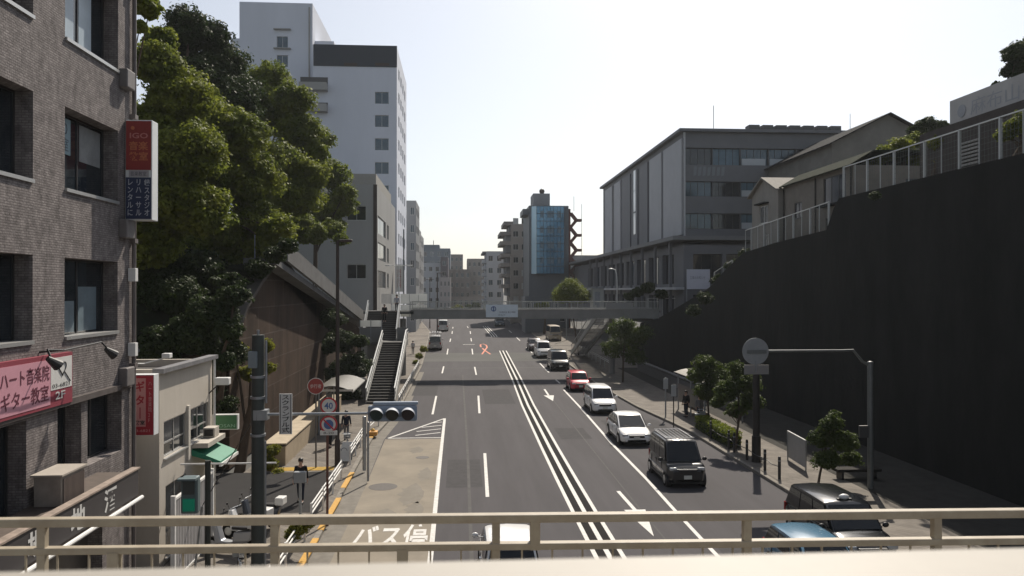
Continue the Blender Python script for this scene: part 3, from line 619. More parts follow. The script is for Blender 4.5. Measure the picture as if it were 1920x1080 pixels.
text('教室', .28, .13, blk, s_, (X0+.16, Yf-.022, 4.67), 'S', bold=.02); vtext('ハート音楽院2F', .10, 1.15, mat('sign_rose', (.6, .3, .3), .6), s_, (X0+.53, Yf-.018, 4.75), 'S'); vtext('クラシック科', .05, 1.1, blk, s_, (X0+.07, Yf-.022, 4.7), 'S')
text('03-6821', .45, .07, _M['sign_rose'], s_, (X0+.12, Yf-.018, 4.47), 'S')
fl = thing('floodlight', 'white floodlight with black cables on the far corner of the annex', 'lamp', (-8.8, 28.6, 5.1))
MB().box((-8.75, 28.3, 5.12), (-8.25, 28.62, 5.38)).build('head', white_paint, fl, bevel=.03); MB().tube([(-9, 28.5, 4.8), (-8.8, 28.5, 5.0), (-8.6, 28.5, 5.15)], .025, 6).build('arm', black_m, fl)
s_ = thing('hanging_sign', 'small green rectangular shop sign beyond the annex', 'sign', (-8.2, 29.5, 3.6))
a0 = PY(398, 806, 29.5); a1 = PY(446, 777, 29.5)
MB().box((a0.x-.0, 29.5, a0.z), (a1.x, 29.7, a1.z)).build('case', white_paint, s_, bevel=.01); MB().box((a0.x+.03, 29.488, a0.z+.03), (a1.x-.04, 29.498, a1.z-.03)).build('panel', mat('sign_green', (.035, .13, .05), .5), s_)
text('KOSAN', a1.x-a0.x-.2, .12, mat('sign_mint', (.25, .42, .3), .6), s_, (a0.x+.1, 29.484, a0.z+.09), 'S')
MB().box((-9.0, 29.52, a0.z+.2), (a0.x+.02, 29.58, a0.z+.26)).build('bracket', steel_grey, s_)
# green awning
aw = thing('awning', 'green striped awning with a white top below the annex windows', 'awning', (-8.4, 27.2, 2.6))
MB().prism([(-9.0, 26.7, 3.15), (-8.05, 26.7, 2.75), (-8.05, 26.7, 2.65), (-9.0, 26.7, 2.95)], (0, 1.9, 0)).build('canvas', mat('awning_green', (.015, .19, .11), .6, n=.2, ns=4), aw)
MB().box((-9.0, 26.7, 3.20), (-8.45, 28.6, 3.36)).build('top', mat('awning_cream', (.5, .46, .4), .7, n=.3), aw)
MB().box((-8.08, 26.65, 2.58), (-8.0, 28.65, 2.68)).build('edge', white_paint, aw)
v = thing('vent_box', 'cream exhaust box standing on the awning top', 'vent', (-8.75, 27.9, 3.36)); MB().box((-8.95, 27.7, 3.37), (-8.55, 28.2, 3.7)).build('case', _M['awning_cream'], v, bevel=.01); MB().box((-8.9, 27.68, 3.42), (-8.6, 27.695, 3.65)).build('grille', black_m, v)
# slatted fence beside the annex
f_ = thing('slat_fence', 'pale vertical slat screen standing on the pavement by the annex', 'fence', (-8.2, 24.6, .15))
q = MB()
for i in range(26): q.box((-8.24, 22.9+i*.13, .2), (-8.18, 22.97+i*.13, 2.45))
q.build('slats', mat('slat_grey', (.38, .37, .37), .6, n=.2), f_)
MB().box((-8.26, 22.85, 2.452), (-8.16, 26.3, 2.52)).box((-8.26, 22.85, .15), (-8.16, 26.3, .198)).build('rail', white_paint, f_)
for y in (22.85, 26.3): MB().box((-8.27, y-.05, .15), (-8.15, y+.05, 2.6)).build('post', white_paint, f_)
#@@POLES
# ---- utility pole with traffic signal
up = thing('utility_pole', 'thick dark utility pole carrying the traffic signal arm on the left pavement', 'pole', (-5.45, 19.0, .15))
pg = mat('pole_green_grey', (.055, .065, .06), .7, n=.3, ns=3)
ax = PY(484, 775, 19).x
MB().tube([(ax, 19, .1), (ax, 19, PY(484, 628, 19).z)], [.165, .145], 20).build('shaft', pg, up, smooth=True)
tz = PY(484, 628, 19).z
MB().cyl((ax, 19, tz), (ax, 19, tz+.12), .035, 8).build('cap_pin', steel_grey, up)
MB().box((ax-.19, 18.78, 6.65), (ax+.02, 18.95, 7.05)).build('meter_box', mat('box_bluegrey', (.20, .24, .26), .5, n=.2), up, bevel=.02)
MB().tube([(ax+.2, 18.95, 5.8), (ax+.2, 18.95, 7.3)], .03, 8).tube([(ax+.2, 18.9, .2), (ax+.2, 18.9, 4.9)], .022, 8).build('conduit', steel_grey, up)
for z in (5.0, 5.9, 6.4): MB().tube([(ax, 19, z), (ax, 19, z+.06)], .18, 20).build('band', steel_grey, up)
az = PY(600, 776, 19).z
arm = MB().tube([(ax+.15, 19, az), (PY(692, 776, 19).x, 19, az)], .035, 10); arm.build('signal_arm', steel_grey, up, smooth=True)
MB().box((ax-.08, 18.85, az-.12), (ax+.24, 19.12, az+.12)).build('clamp', steel_grey, up)
sg = thing('traffic_signal', 'blue-grey horizontal three-lamp traffic signal at the end of the arm over the bus bay', 'traffic light', (PY(738, 776, 19).x, 19, az))
sc_ = mat('signal_bluegrey', (.23, .28, .35), .5, n=.15, ns=4)
x0 = PY(690, 776, 19).x; x1 = PY(782, 776, 19).x
MB().box((x0, 18.93, az-.20), (x1, 19.09, az+.19)).build('housing', sc_, sg, bevel=.05)
MB().box((x0+.12, 18.98, az+.2), (x1+.02, 19.12, az+.27)).build('bracket', sc_, sg, bevel=.01)
lens_m = [mat('lens_dark_green', (.015, .035, .03), .25), mat('lens_dark_amber', (.03, .028, .02), .25), mat('lens_dark_red', (.03, .02, .02), .25)]
for i in range(3):
    cx = x0+(x1-x0)*(.18+.32*i)
    MB().cyl((cx, 18.90, az-.02), (cx, 18.925, az-.02), .15, 28).build('lens', lens_m[i], sg)
    vv = MB(); ra = []
    for k in range(21):
        a = R(-20)+R(220)*k/20; ln = .30*(.35+.65*max(0, math.sin(a)))
        ra.append([(cx+.165*math.cos(a), 18.925, az-.02+.165*math.sin(a)), (cx+.165*math.cos(a), 18.925-ln, az-.03+.165*math.sin(a))])
    vv.grid(ra); vv.grid([[(p[0], p[1], p[2]) for p in r_[::-1]] for r_ in [[((q[0]-cx)*1.05+cx, q[1], (q[2]-az)*1.05+az) for q in r2] for r2 in ra]])
    vv.build('visor', mat('visor_pale', (.55, .58, .62), .4), sg, smooth=True)
s_ = thing('hanging_sign', 'narrow white vertical sign with black lettering hung from the signal arm', 'sign', (PY(536, 776, 18.95).x, 18.95, 5.0))
a0 = PY(524, 814, 18.93); a1 = PY(548, 738, 18.93)
MB().box((a0.x, 18.90, a0.z), (a1.x, 18.93, a1.z)).build('board', wht, s_); vtext('スクランブル式', (a1.x-a0.x)*.62, (a1.z-a0.z)*.92, blk, s_, (a0.x+.06, 18.894, a0.z+.04), 'S', bold=.015)
fr = MB(); fr.box((a0.x+.02, 18.892, a0.z+.02), (a0.x+.035, 18.897, a1.z-.02)).box((a1.x-.035, 18.892, a0.z+.02), (a1.x-.02, 18.897, a1.z-.02)); fr.build('border', blk, s_)
# pedestrian signal
px = PY(357, 920, 19.6)
s_ = thing('pedestrian_signal', 'pedestrian signal showing a green lamp by the slat screen', 'traffic light', (px.x+.35, 19.6, .15))
MB().tube([(px.x+.42, 19.6, .15), (px.x+.42, 19.6, 4.3)], .07, 12).build('pole', mat('dark_pole', (.04, .045, .04), .5, .3), s_)
zt = PY(357, 893, 19.6).z; zbm = PY(357, 962, 19.6).z
MB().box((px.x-.2, 19.5, zbm), (px.x+.2, 19.75, zt)).build('housing', mat('signal_green_grey', (.10, .14, .15), .5), s_, bevel=.04)
MB().box((px.x-.14, 19.46, zbm+.08), (px.x+.14, 19.497, zbm+.38)).build('green_lamp', mat('lamp_green', (.01, .12, .07), .3, emit=(.0, .3, .18), es=.12), s_)
MB().box((px.x-.14, 19.47, zt-.42), (px.x+.14, 19.497, zt-.1)).build('red_lamp', mat('lamp_off', (.05, .06, .06), .3), s_)
MB().box((px.x-.22, 19.3, zt-.05), (px.x+.22, 19.5, zt+.0)).build('hood', _M['signal_green_grey'], s_)
# round traffic signs on a red-brown pole
pr_ = mat('sign_pole_brown', (.13, .055, .04), .6, n=.3)
s_ = thing('road_sign', 'brown post with speed limit and no parking roundels beside the guard rail', 'road sign', (-4.98, 28.0, .15))
def disc(parent, cx, Y, cz, r, parts):
    for (rr, m, dy, nm) in parts: MB().cyl((cx, Y-dy, cz), (cx, Y-dy-.004, cz), rr*r, 32).build(nm, m, parent)
sx_ = PY(613, 800, 27.9).x
MB().tube([(sx_, 28.0, .1), (sx_, 28.0, PY(613, 745, 28).z)], .045, 12).build('post', pr_, s_)
red_s = mat('roundel_red', (.42, .03, .04), .5); blue_s = mat('roundel_blue', (.06, .12, .30), .5)
cz = PY(616, 761, 27.9).z; cx = PY(616, 761, 27.9).x
disc(s_, cx, 27.93, cz, .30, ((1, red_s, 0, 'roundel'), (.80, wht, .006, 'roundel_face'))); text('40', .30, .24, blue_s, s_, (cx-.15, 27.915, cz-.12), 'S', bold=.02)
cz = PY(615, 796, 27.9).z; disc(s_, cx, 27.93, cz, .31, ((1, red_s, 0, 'roundel'), (.80, wht, .006, 'roundel_face'), (.55, blue_s, .012, 'roundel_blue')))
MB().bar((cx-.17, 27.905, cz+.17), (cx+.17, 27.905, cz-.17), .01, .05).build('slash', red_s, s_)
z_ = PY(615, 812, 27.9).z; MB().box((cx-.30, 27.92, z_-.08), (cx+.30, 27.94, z_+.08)).build('plate', wht, s_); text('8-20', .36, .08, blk, s_, (cx-.18, 27.914, z_-.04), 'S')
s_ = thing('road_sign', 'round red no entry sign with white characters in front of the brown retaining wall', 'road sign', (-6.9, 36.5, .15))
q = PY(592, 724, 37.0)
MB().tube([(q.x, 37.06, .1), (q.x, 37.06, q.z+.3)], .04, 10).build('post', mat('thin_post', (.12, .11, .10), .6), s_)
disc(s_, q.x, 37.0, q.z, .39, ((1, wht, 0, 'roundel_edge'), (.93, mat('roundel_dull', (.30, .035, .03), .5, n=.2), .006, 'roundel'))); text('歩行者', .52, .20, mat('char_pale', (.5, .4, .38), .6), s_, (q.x-.26, 36.985, q.z-.10), 'S', bold=.01)
#@@LAMPS
def lamp_post(label, x, y, h, head=1, group='tall brown street lamps', m=dark_brown, r=.10, arm=.45, z0=.15, sidex=1):
    t = thing('street_lamp', label, 'street lamp', (x, y, z0), group)
    MB().tube([(x, y, z0), (x, y, z0+1.2), (x, y, z0+1.25), (x, y, z0+h)], [r*1.35, r*1.3, r, r*.75], 12).build('pole', m, t, smooth=True)
    for s in ([sidex] if head == 1 else [-1, 1]):
        MB().tube([(x, y, z0+h-.05), (x+s*arm, y, z0+h+.02)], .04, 8).build('arm', m, t)
        MB().box((x+s*arm-.05, y-.14, z0+h-.07), (x+s*(arm+.55), y+.14, z0+h+.05)).build('lamp_head', m, t, bevel=.04)
    return t
q = PY(633, 449, 37.5); lamp_post('tall brown street lamp rising in front of the retaining wall on the left', q.x, 37.5, q.z-.2, arm=.15)
t = thing('column', 'thick near-black kerb column ending behind the round sign on the right', 'pole', (14.45, 36.9, .15)); MB().tube([(14.45, 36.9, .1), (14.45, 36.9, 1.4), (14.45, 36.9, 1.42), (14.45, 36.9, 6.0)], [.22, .21, .165, .16], 16).build('shaft', mat('near_black_metal', (.012, .010, .009), .6), t, smooth=True); MB().cyl((14.45, 36.9, 6.0), (14.45, 36.9, 6.06), .19, 16).build('cap', _M['near_black_metal'], t)
q = PY(748, 497, 84); lamp_post('white double-headed street lamp beyond the footbridge stair', q.x, 84, q.z-.2, 2, 'pale double street lamps', white_paint, .09, .9, gz(84)+.15)
q = PY(820, 511, 128); lamp_post('slender dark street lamp far down the left pavement', q.x, 128, q.z-gz(128)-.2, 1, 'far street lamps', dark_brown, .12, .3, gz(128)+.15, 1)
q = PY(806, 523, 150); lamp_post('thin dark pole with two short arms far down the left pavement', q.x, 150, q.z-gz(150)-.2, 2, 'far street lamps', dark_brown, .08, .2, gz(150)+.15)
t = thing('street_lamp', 'curved white street lamp in front of the grey school building', 'street lamp', PY(1157, 575, 88)); a0 = PY(1157, 590, 88); a1 = PY(1154, 506, 88); a2 = PY(1147, 504, 88)
MB().tube([a0, (a0.x, 88, a1.z-1.2), (a0.x-.05, 88, a1.z-.5), (a1.x, 88, a1.z), (a2.x, 88, a2.z)], .06, 8).build('pole', white_paint, t, smooth=True); MB().ell((a2.x-.1, 88, a2.z), (.3, .12, .07), 12, 6).build('lamp_head', white_paint, t)
# grey bollard-like posts and tall grey posts on left
for i, (x, yb, yt, w_, lab) in enumerate(((683, 880, 782, .085, 'grey steel post beside the white guard rail near the bus bay'), (690, 900, 792, .05, 'thin grey pipe standing next to the grey steel post'), (763, 0, 0, 0, ''))):
    if not w_: continue
    p = G(x, yb, .15); zt = PY(x, yt, p.y).z
    MB().tube([(p.x, p.y, .1), (p.x, p.y, zt)], w_, 12).ell((p.x, p.y, zt), (w_, w_, w_*.6), 12, 6).build('steel_post', steel_grey, base=(p.x, p.y, .15), label=lab, cat='post')
p = G(562, 985, .15)
t = thing('control_box', 'grey control box on a thin post in front of the walking person', 'control box', (p.x, 26.6, .15)); q0 = PY(551, 905, 26.6); q1 = PY(574, 884, 26.6)
MB().box((q0.x, 26.5, q0.z), (q1.x, 26.7, q1.z)).build('case', grey_paint, t, bevel=.02); MB().tube([(PY(563, 900, 26.6).x, 26.6, .1), (PY(563, 900, 26.6).x, 26.6, q1.z-.1)], .05, 10).build('post', steel_grey, t)
# guard rails
def guard(name, label, x0, y0, x1, y1, zz=.15, h=.85, m=white_paint, group='white guard rails along the left kerb', n=None, rails=3):
    t = thing(name, label, 'guard rail', ((x0+x1)/2, (y0+y1)/2, zz), group)
    for k in range(rails): MB().tube([(x0, y0, zz+h-k*.17), (x1, y1, zz+h-k*.17)], .028, 8).build('rail', m, t)
    n = n or max(2, int(abs(y1-y0)/2)+1)
    for i in range(n): f = i/(n-1); x = lerp(x0, x1, f); y = lerp(y0, y1, f); MB().tube([(x, y, zz-.02), (x, y, zz+h+.04)], .04, 8).build('post', m, t)
    return t
guard('guard_rail', 'nearest white three-bar guard rail under the bridge railing on the left', -5.15, 20.5, -5.15, 26.2)
guard('guard_rail', 'white three-bar guard rail beside the control box and round signs', -5.2, 27.6, -5.2, 34.5)
guard('guard_rail', 'white three-bar guard rail between grey posts at the bus bay', -5.25, 37.6, -5.3, 43.8)
guard('guard_rail', 'short white guard rail where the bus bay narrows', -5.2, 45.2, -5.0, 48.2)
guard('guard_rail', 'pale kerb rail leading to the foot of the stairs', -4.4, 56, -4.4, 84, rails=2, h=.8)
# bus stop board, A-board
t = thing('a_board', 'white folding notice board with a black drawing behind the guard rail', 'sign board', (-5.6, 38.5, .15))
MB().prism([(-6.0, 38.1, .2), (-5.35, 38.1, .2), (-5.2, 38.6, 1.05), (-5.75, 38.6, 1.05)], (0, .03, 0)).build('panel', wht, t); MB().box((-5.75, 38.7, .15), (-5.3, 38.74, 1.0)).build('stand', steel_grey, t)
MB().tube([(-5.6+.14*math.cos(a), 38.06+.0, .72+.14*math.sin(a)) for a in [i*PI/10 for i in range(11)]], .012, 6).build('drawing', blk, t)
cb_ = thing('traffic_cone', 'orange and yellow block at the corner of the bus bay kerb', 'kerb marker', (-5.0, 45.2, .15)); MB().box((-5.25, 44.9, .15), (-4.75, 45.5, .38)).build('block', mat('cone_orange', (.6, .3, .06), .6, n=.3, ns=9), cb_, bevel=.03); MB().ell((-5.0, 45.2, .38), (.12, .12, .16), 12, 8).build('reflector', mat('cone_amber', (.7, .45, .1), .4), cb_)
# bus shelter (left)
def shelter(label, x0, x1, y0, y1, zr, rm_):
    t = thing('bus_shelter', label, 'bus shelter', ((x0+x1)/2, (y0+y1)/2, .15)); rows = []
    for i in range(9):
        f = i/8; x = lerp(x0, x1, f); z = zr+.28*math.sin(PI*f)-.12*f; rows.append([(x, y0, z), (x, y1, z)])
    o = MB().grid(rows); o.grid([[(p[0], p[1], p[2]-.05) for p in r_[::-1]] for r_ in rows]); o.build('roof', rm_, t, smooth=True)
    for yy in (y0, y1): MB().box((x0-.03, yy-.03, zr-.1), (x1+.03, yy+.02, zr+.02)).build('roof_edge', alu, t)
    for y in (y0+.3, (y0+y1)/2, y1-.3): MB().tube([(x0+.2, y, .15), (x0+.2, y, zr+.05)], .05, 10).build('post', grey_paint, t)
    MB().box((x0+.3, y0+.8, .55), (x0+.7, y1-.8, .62)).build('bench', mat('bench_wood', (.16, .10, .06), .7), t)
    MB().box((x0+.12, y0+.5, .8), (x0+.14, y1-.5, 2.0)).build('back_panel', mat('panel_dark', (.05, .05, .05), .4), t)
    return t
shelter('dim curved-roof bus shelter at the foot of the left staircase', -8.4, -6.2, 45.5, 51.5, 2.75, mat('shaded_shelter_roof', (.11, .105, .09), .6, n=.3))  # left shelter's roof colour lowered to stand in for shade from the trees
shelter('bus shelter with a pale curved roof on the right pavement', 15.2, 17.3, 47.5, 54.0, 2.75, mat('shaded_shelter_roof2', (.28, .26, .22), .6, n=.4))
# beige planter wall
t = thing('planter_wall', 'long beige low wall sloping along the left pavement', 'wall', (-8.6, 46, .15))
MB().prism([(-9.3, 37.6, .1), (-9.3, 55, .1), (-9.3, 55, 1.15), (-9.3, 37.6, 1.05)], (1.0, 0, 0)).build('body', mat('beige_wall', (.40, .33, .24), .8, n=.25, ns=1.5), t)
MB().box((-9.34, 37.55, 1.16), (-8.26, 55, 1.22)).build('coping', mat('beige_coping', (.46, .39, .29), .8, n=.25, ns=2), t)
#@@HILL
# ================================================================== LEFT HILL, RETAINING WALL, RAMP
XW = -10.8
XRP = -9.75; ra = PX(540, 455, XRP); rb = PX(690, 590, XRP)
wt = [(37.2, 5.5), (40, 7.6), (43, 8.9), (46, 9.9), (49, 10.5), (ra.y, ra.z-1.3), (rb.y, rb.z-1.3), (86, 4.0)]
t = thing('retaining_wall', 'tall brown blockwork retaining wall on the left under the trees', 'wall', (XW, 58, .1))
brown_w = brickmat('brown_blocks', (.074, .050, .036), (.056, .039, .029), (.100, .078, .064), 2.4, 1.5, bump=.6, ns=.5, dirt=.55, msize=.035)
poly = [(XW, 37.2, .1)]+[(XW, y, z) for y, z in wt]+[(XW, 86, .1)]
MB().prism([(p[0]-.8, p[1], p[2]) for p in poly], (.8, 0, 0)).build('face', brown_w, t)
q = MB(); 
for (y0, z0), (y1, z1) in zip(wt[:5], wt[1:6]): q.bar((XW-.3, y0, z0+.1), (XW-.3, y1, z1+.1), .8, .22)
q.build('coping', mat('wall_coping', (.12, .11, .10), .8, n=.3), t)
MB().box((-40, 36.9, .1), (XW-.8, 37.4, 5.5)).build('end_wall', brown_w, t)
t = thing('stair_ramp', 'grey concrete stair parapet slanting down from the trees to the footbridge', 'stairs', (XW, 64, 5))
conc = mat('concrete', (.16, .16, .158), .85, n=.3, ns=1, c2=(.11, .11, .108), bump=.3)
MB().prism([(XRP-.2, ra.y, ra.z-1.05), (XRP-.2, ra.y, ra.z), (XRP-.2, rb.y, rb.z), (XRP-.2, rb.y, rb.z-1.05)], (.2, 0, 0)).build('parapet', conc, t)
MB().prism([(XW-.9, ra.y-2, ra.z-1.3), (XW-.9, ra.y-2, ra.z-.95), (XW-.9, rb.y, rb.z-.95), (XW-.9, rb.y, rb.z-1.3)], (XRP-.205-XW+.9, 0, 0)).build('flight', conc, t)
q = MB()
n = 16
for i in range(n):
    f = i/(n-1); y = lerp(ra.y, rb.y, f); z = lerp(ra.z, rb.z, f); q.tube([(XW-.8, y, z-1.2), (XW-.8, y, z+.4)], .03, 6)
q.tube([(XW-.8, ra.y, ra.z+.4), (XW-.8, rb.y, rb.z+.4)], .035, 6); q.build('handrail', grey_paint, t)
# hill
rows = []
for y in [30, 36.9, 40, 44, 48, ra.y, 56, 62, 68, 74, 80, 90, 105, 120]:
    z = interp([(zz, yy) for yy, zz in wt], y) if y >= 37.2 else 5.3
    if y > 80: z = max(2.5, 4.0-(y-80)*.05)
    rows.append([(XW-.75, y, z-.1), (-13.5, y, z+.5), (-17, y, z+2.2), (-22, y, z+3.5), (-45, y, z+5)])
rows = [[(p[0], 37.0, p[2]*.9) for p in rows[0]]]+rows[1:]
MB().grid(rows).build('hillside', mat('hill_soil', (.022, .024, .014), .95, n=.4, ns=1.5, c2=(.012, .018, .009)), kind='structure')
#@@TREES
def foliage_mat(name, c1, c2, tr=.35):
    return mat(name, c1, .6, 0, .22, n=.6, ns=.55, c2=c2, trans=tr)
leaf_a = foliage_mat('leaves_green', (.25, .27, .036), (.070, .105, .018), .5)
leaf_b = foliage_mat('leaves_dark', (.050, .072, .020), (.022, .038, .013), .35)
leaf_c = foliage_mat('leaves_yellow', (.26, .25, .03), (.10, .13, .018), .5)
leaf_d = foliage_mat('leaves_mid', (.22, .25, .032), (.065, .10, .017), .48)
leaf_e = foliage_mat('leaves_street', (.10, .135, .026), (.030, .052, .013), .38)
def crown_mesh(blobs, n, ls, clump=.34, seed=0, flat=.85):
    rg = np.random.RandomState(seed); V = []; vol = np.array([b[1]**2 for b in blobs]); pr = vol/vol.sum(); allv = []
    counts = (pr*n).astype(int)
    for (c, r), k in zip(blobs, counts):
        if k < 4: continue
        nc = max(5, int(60)); d = rg.normal(size=(nc, 3)); d /= np.linalg.norm(d, axis=1)[:, None]; d[:, 2] = np.where(d[:, 2] < -.5, -d[:, 2]*.6, d[:, 2])
        cc = d*r*rg.uniform(.55, 1.0, (nc, 1))*np.array([1, 1, flat]); cr = r*clump*rg.uniform(.5, 1.1, nc)
        idx = rg.randint(0, nc, k); p = rg.normal(size=(k, 3)); p /= np.linalg.norm(p, axis=1)[:, None]; rad = rg.uniform(.35, 1.0, k)**.45*np.where(rg.rand(k) < .25, rg.uniform(1.0, 1.55, k), 1.0)
        pos = cc[idx]+p*(cr[idx]*rad)[:, None]*np.array([1, 1, .7])+np.array(c)
        nrm = p*.9+rg.normal(size=(k, 3))*.45+np.array([0, 0, .5]); nrm /= np.linalg.norm(nrm, axis=1)[:, None]
        a = rg.normal(size=(k, 3)); u = np.cross(nrm, a); u /= np.linalg.norm(u, axis=1)[:, None]; v = np.cross(nrm, u)
        s = ls*rg.uniform(.55, 1.35, k)[:, None]
        q = np.stack([pos-u*s*.5, pos-v*s*.32+nrm*s*.08, pos+u*s*.55, pos+v*s*.32+nrm*s*.08], 1)
        allv.append(q.reshape(-1, 3))
        k2 = k//3; p = rg.normal(size=(k2, 3)); p /= np.linalg.norm(p, axis=1)[:, None]; pos = np.array(c)+p*(r*.8*rg.uniform(.2, 1, (k2, 1))**.4)*np.array([1, 1, flat])
        nrm = rg.normal(size=(k2, 3)); nrm /= np.linalg.norm(nrm, axis=1)[:, None]; u = np.cross(nrm, rg.normal(size=(k2, 3))); u /= np.linalg.norm(u, axis=1)[:, None]; v = np.cross(nrm, u); s = ls*1.6*rg.uniform(.7, 1.3, k2)[:, None]
        allv.append(np.stack([pos-u*s*.5, pos-v*s*.4, pos+u*s*.5, pos+v*s*.4], 1).reshape(-1, 3))
    return np.concatenate(allv)
def quads_obj(name, V, m, parent, base):
    n = len(V)//4; me = bpy.data.meshes.new(name); me.vertices.add(n*4); me.vertices.foreach_set('co', (V-np.array(base)).astype(np.float32).ravel())
    me.loops.add(n*4); me.loops.foreach_set('vertex_index', np.arange(n*4, dtype=np.int32)); me.polygons.add(n)
    me.polygons.foreach_set('loop_start', np.arange(0, n*4, 4, dtype=np.int32)); me.polygons.foreach_set('loop_total', np.full(n, 4, dtype=np.int32))
    me.update(calc_edges=True); me.materials.append(m); o = bpy.data.objects.new(name, me); COL.objects.link(o)
    if parent: o.parent = parent
    else: o.location = base
    return o
TREE_G = {}
def tree(name, label, cat, pb, Y, base, m, n=9000, ls=.3, seed=1, group=None, dY=1.5, tr=.22, clump=.34, limbs=True):
    """pb: crown masses (px, py, radius px) seen at distance Y"""
    rg = random.Random(seed); blobs = []; n = int(n*2.1); ls = ls*.68
    for i, b_ in enumerate(pb):
        yy = Y+rg.uniform(-dY, dY); p = PY(b_[0], b_[1], yy); blobs.append(((p.x, p.y, p.z), b_[2]*yy/F))
    base = Vector(base); t = thing(name, label, cat, base, group)
    V = crown_mesh(blobs, n, ls, clump, seed); quads_obj('crown', V, m, t, base)
    if limbs:
        k = MB(); top = Vector(max(blobs, key=lambda q: q[0][2])[0]); mid = base.lerp(top, .45)+Vector((rg.uniform(-.2, .2), rg.uniform(-.2, .2), 0))
        k.tube([base-Vector((0, 0, .3)), base.lerp(mid, .5), mid, mid.lerp(top, .6), top], [tr*1.2, tr, tr*.8, tr*.45, tr*.15], 9)
        for c, r in blobs:
            s = base.lerp(mid, rg.uniform(.6, 1.0)); e = Vector(c); k.tube([s, s.lerp(e, .5)+Vector((0, 0, .25*r)), e], [tr*.4, tr*.28, tr*.08], 6)
        k.build('trunk', bark, t, smooth=True)
    return t
LT = 'trees on the left hillside'
def hz_(y): return interp([(zz, yy) for yy, zz in wt], y)+1.0
tree('tree', 'leafy branches poking out above the corner of the tiled office block', 'tree', [(258, 0, 34), (280, 20, 20), (235, -30, 45), (262, 50, 14)], 30, (-15, 30.5, .1), leaf_d, 3500, .26, 11, LT)
tree('tree', 'broad sunlit green tree right behind the red and navy studio sign', 'tree', [(290, 120, 52), (335, 190, 66), (270, 250, 75), (350, 290, 70), (300, 370, 75), (280, 455, 70), (375, 400, 62), (300, 75, 30)], 39, (-15.5, 40, 7.5), leaf_a, 26000, .27, 12, LT)
tree('tree', 'tall dark rounded tree at the top of the left slope', 'tree', [(355, 55, 46), (330, 95, 45), (398, 70, 36), (415, 130, 52), (435, 190, 55), (375, 150, 50)], 54, (-19, 54, 13), leaf_b, 14000, .30, 13, LT)
tree('tree', 'middle green tree overhanging the brown retaining wall', 'tree', [(430, 250, 66), (450, 335, 70), (400, 440, 66), (475, 420, 52), (395, 340, 60), (520, 430, 34), (470, 475, 36), (430, 500, 34), (505, 455, 28), (395, 480, 42), (480, 510, 18), (335, 470, 40)], 46, (-14.5, 47, 10.8), leaf_a, 30000, .28, 14, LT)
tree('tree', 'tree with yellow-green top in front of the white apartment tower', 'tree', [(505, 150, 38), (545, 190, 42), (500, 215, 55), (565, 250, 45), (470, 170, 40), (590, 285, 28)], 63, (-17, 63, 10.5), leaf_d, 15000, .32, 15, LT)
tree('tree', 'bushy green tree below the yellow-topped one', 'tree', [(520, 310, 58), (552, 370, 50), (505, 390, 48), (585, 330, 36), (470, 300, 46)], 58, (-14.5, 58, 10.3), leaf_a, 16000, .31, 16, LT)
tree('tree', 'farthest hillside tree beside the grey building corner', 'tree', [(602, 262, 26), (622, 330, 34), (636, 385, 34), (648, 360, 20), (625, 425, 26), (604, 400, 36), (600, 320, 36), (575, 425, 26)], 76, (-14.0, 76, 6.5), leaf_d, 11000, .34, 17, LT)
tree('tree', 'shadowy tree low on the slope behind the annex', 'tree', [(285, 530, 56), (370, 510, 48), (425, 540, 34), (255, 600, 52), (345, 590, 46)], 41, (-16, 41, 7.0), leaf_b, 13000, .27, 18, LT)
tree('shrub', 'shaded shrubbery between the annex roof and the retaining wall', 'shrub', [(300, 640, 34), (370, 640, 36), (430, 620, 26), (420, 680, 22)], 35.5, (-12.5, 37.0, .2), leaf_b, 6000, .22, 19, 'undergrowth at the foot of the hill')
tree('shrub', 'climbing shrub with yellow-green leaves beside the utility pole', 'shrub', [(470, 700, 22), (500, 650, 16), (505, 690, 14), (440, 650, 18)], 37.5, (-10.3, 37.0, .2), leaf_c, 1800, .18, 20, 'undergrowth at the foot of the hill')
tree('shrub', 'vines hanging over the top of the brown retaining wall', 'shrub', [(430, 570, 22), (455, 540, 22), (485, 505, 24), (515, 480, 20), (540, 462, 18), (425, 610, 18)], 42, (-11.4, 42, 8.4), leaf_b, 5000, .22, 21, 'undergrowth at the foot of the hill', limbs=False, dY=2)
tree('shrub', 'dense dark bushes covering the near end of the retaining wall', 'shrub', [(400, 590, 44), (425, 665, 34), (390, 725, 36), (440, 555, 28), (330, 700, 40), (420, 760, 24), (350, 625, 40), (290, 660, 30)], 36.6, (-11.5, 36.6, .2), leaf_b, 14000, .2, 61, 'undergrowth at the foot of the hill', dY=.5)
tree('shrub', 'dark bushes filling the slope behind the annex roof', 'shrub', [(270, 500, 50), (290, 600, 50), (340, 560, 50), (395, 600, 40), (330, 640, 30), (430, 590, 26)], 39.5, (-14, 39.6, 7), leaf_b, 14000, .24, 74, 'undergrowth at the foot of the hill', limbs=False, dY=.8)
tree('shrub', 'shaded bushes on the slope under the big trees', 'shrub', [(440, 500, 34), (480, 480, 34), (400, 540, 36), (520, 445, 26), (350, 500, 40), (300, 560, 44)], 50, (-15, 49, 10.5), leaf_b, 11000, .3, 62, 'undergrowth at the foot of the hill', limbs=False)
tree('shrub', 'leafy growth hanging beside the top of the concrete ramp', 'shrub', [(560, 420, 28), (590, 440, 26), (620, 430, 24), (570, 445, 18), (640, 450, 16)], 70, (-14, 70, 8), leaf_d, 6000, .3, 63, 'undergrowth at the foot of the hill', limbs=False)
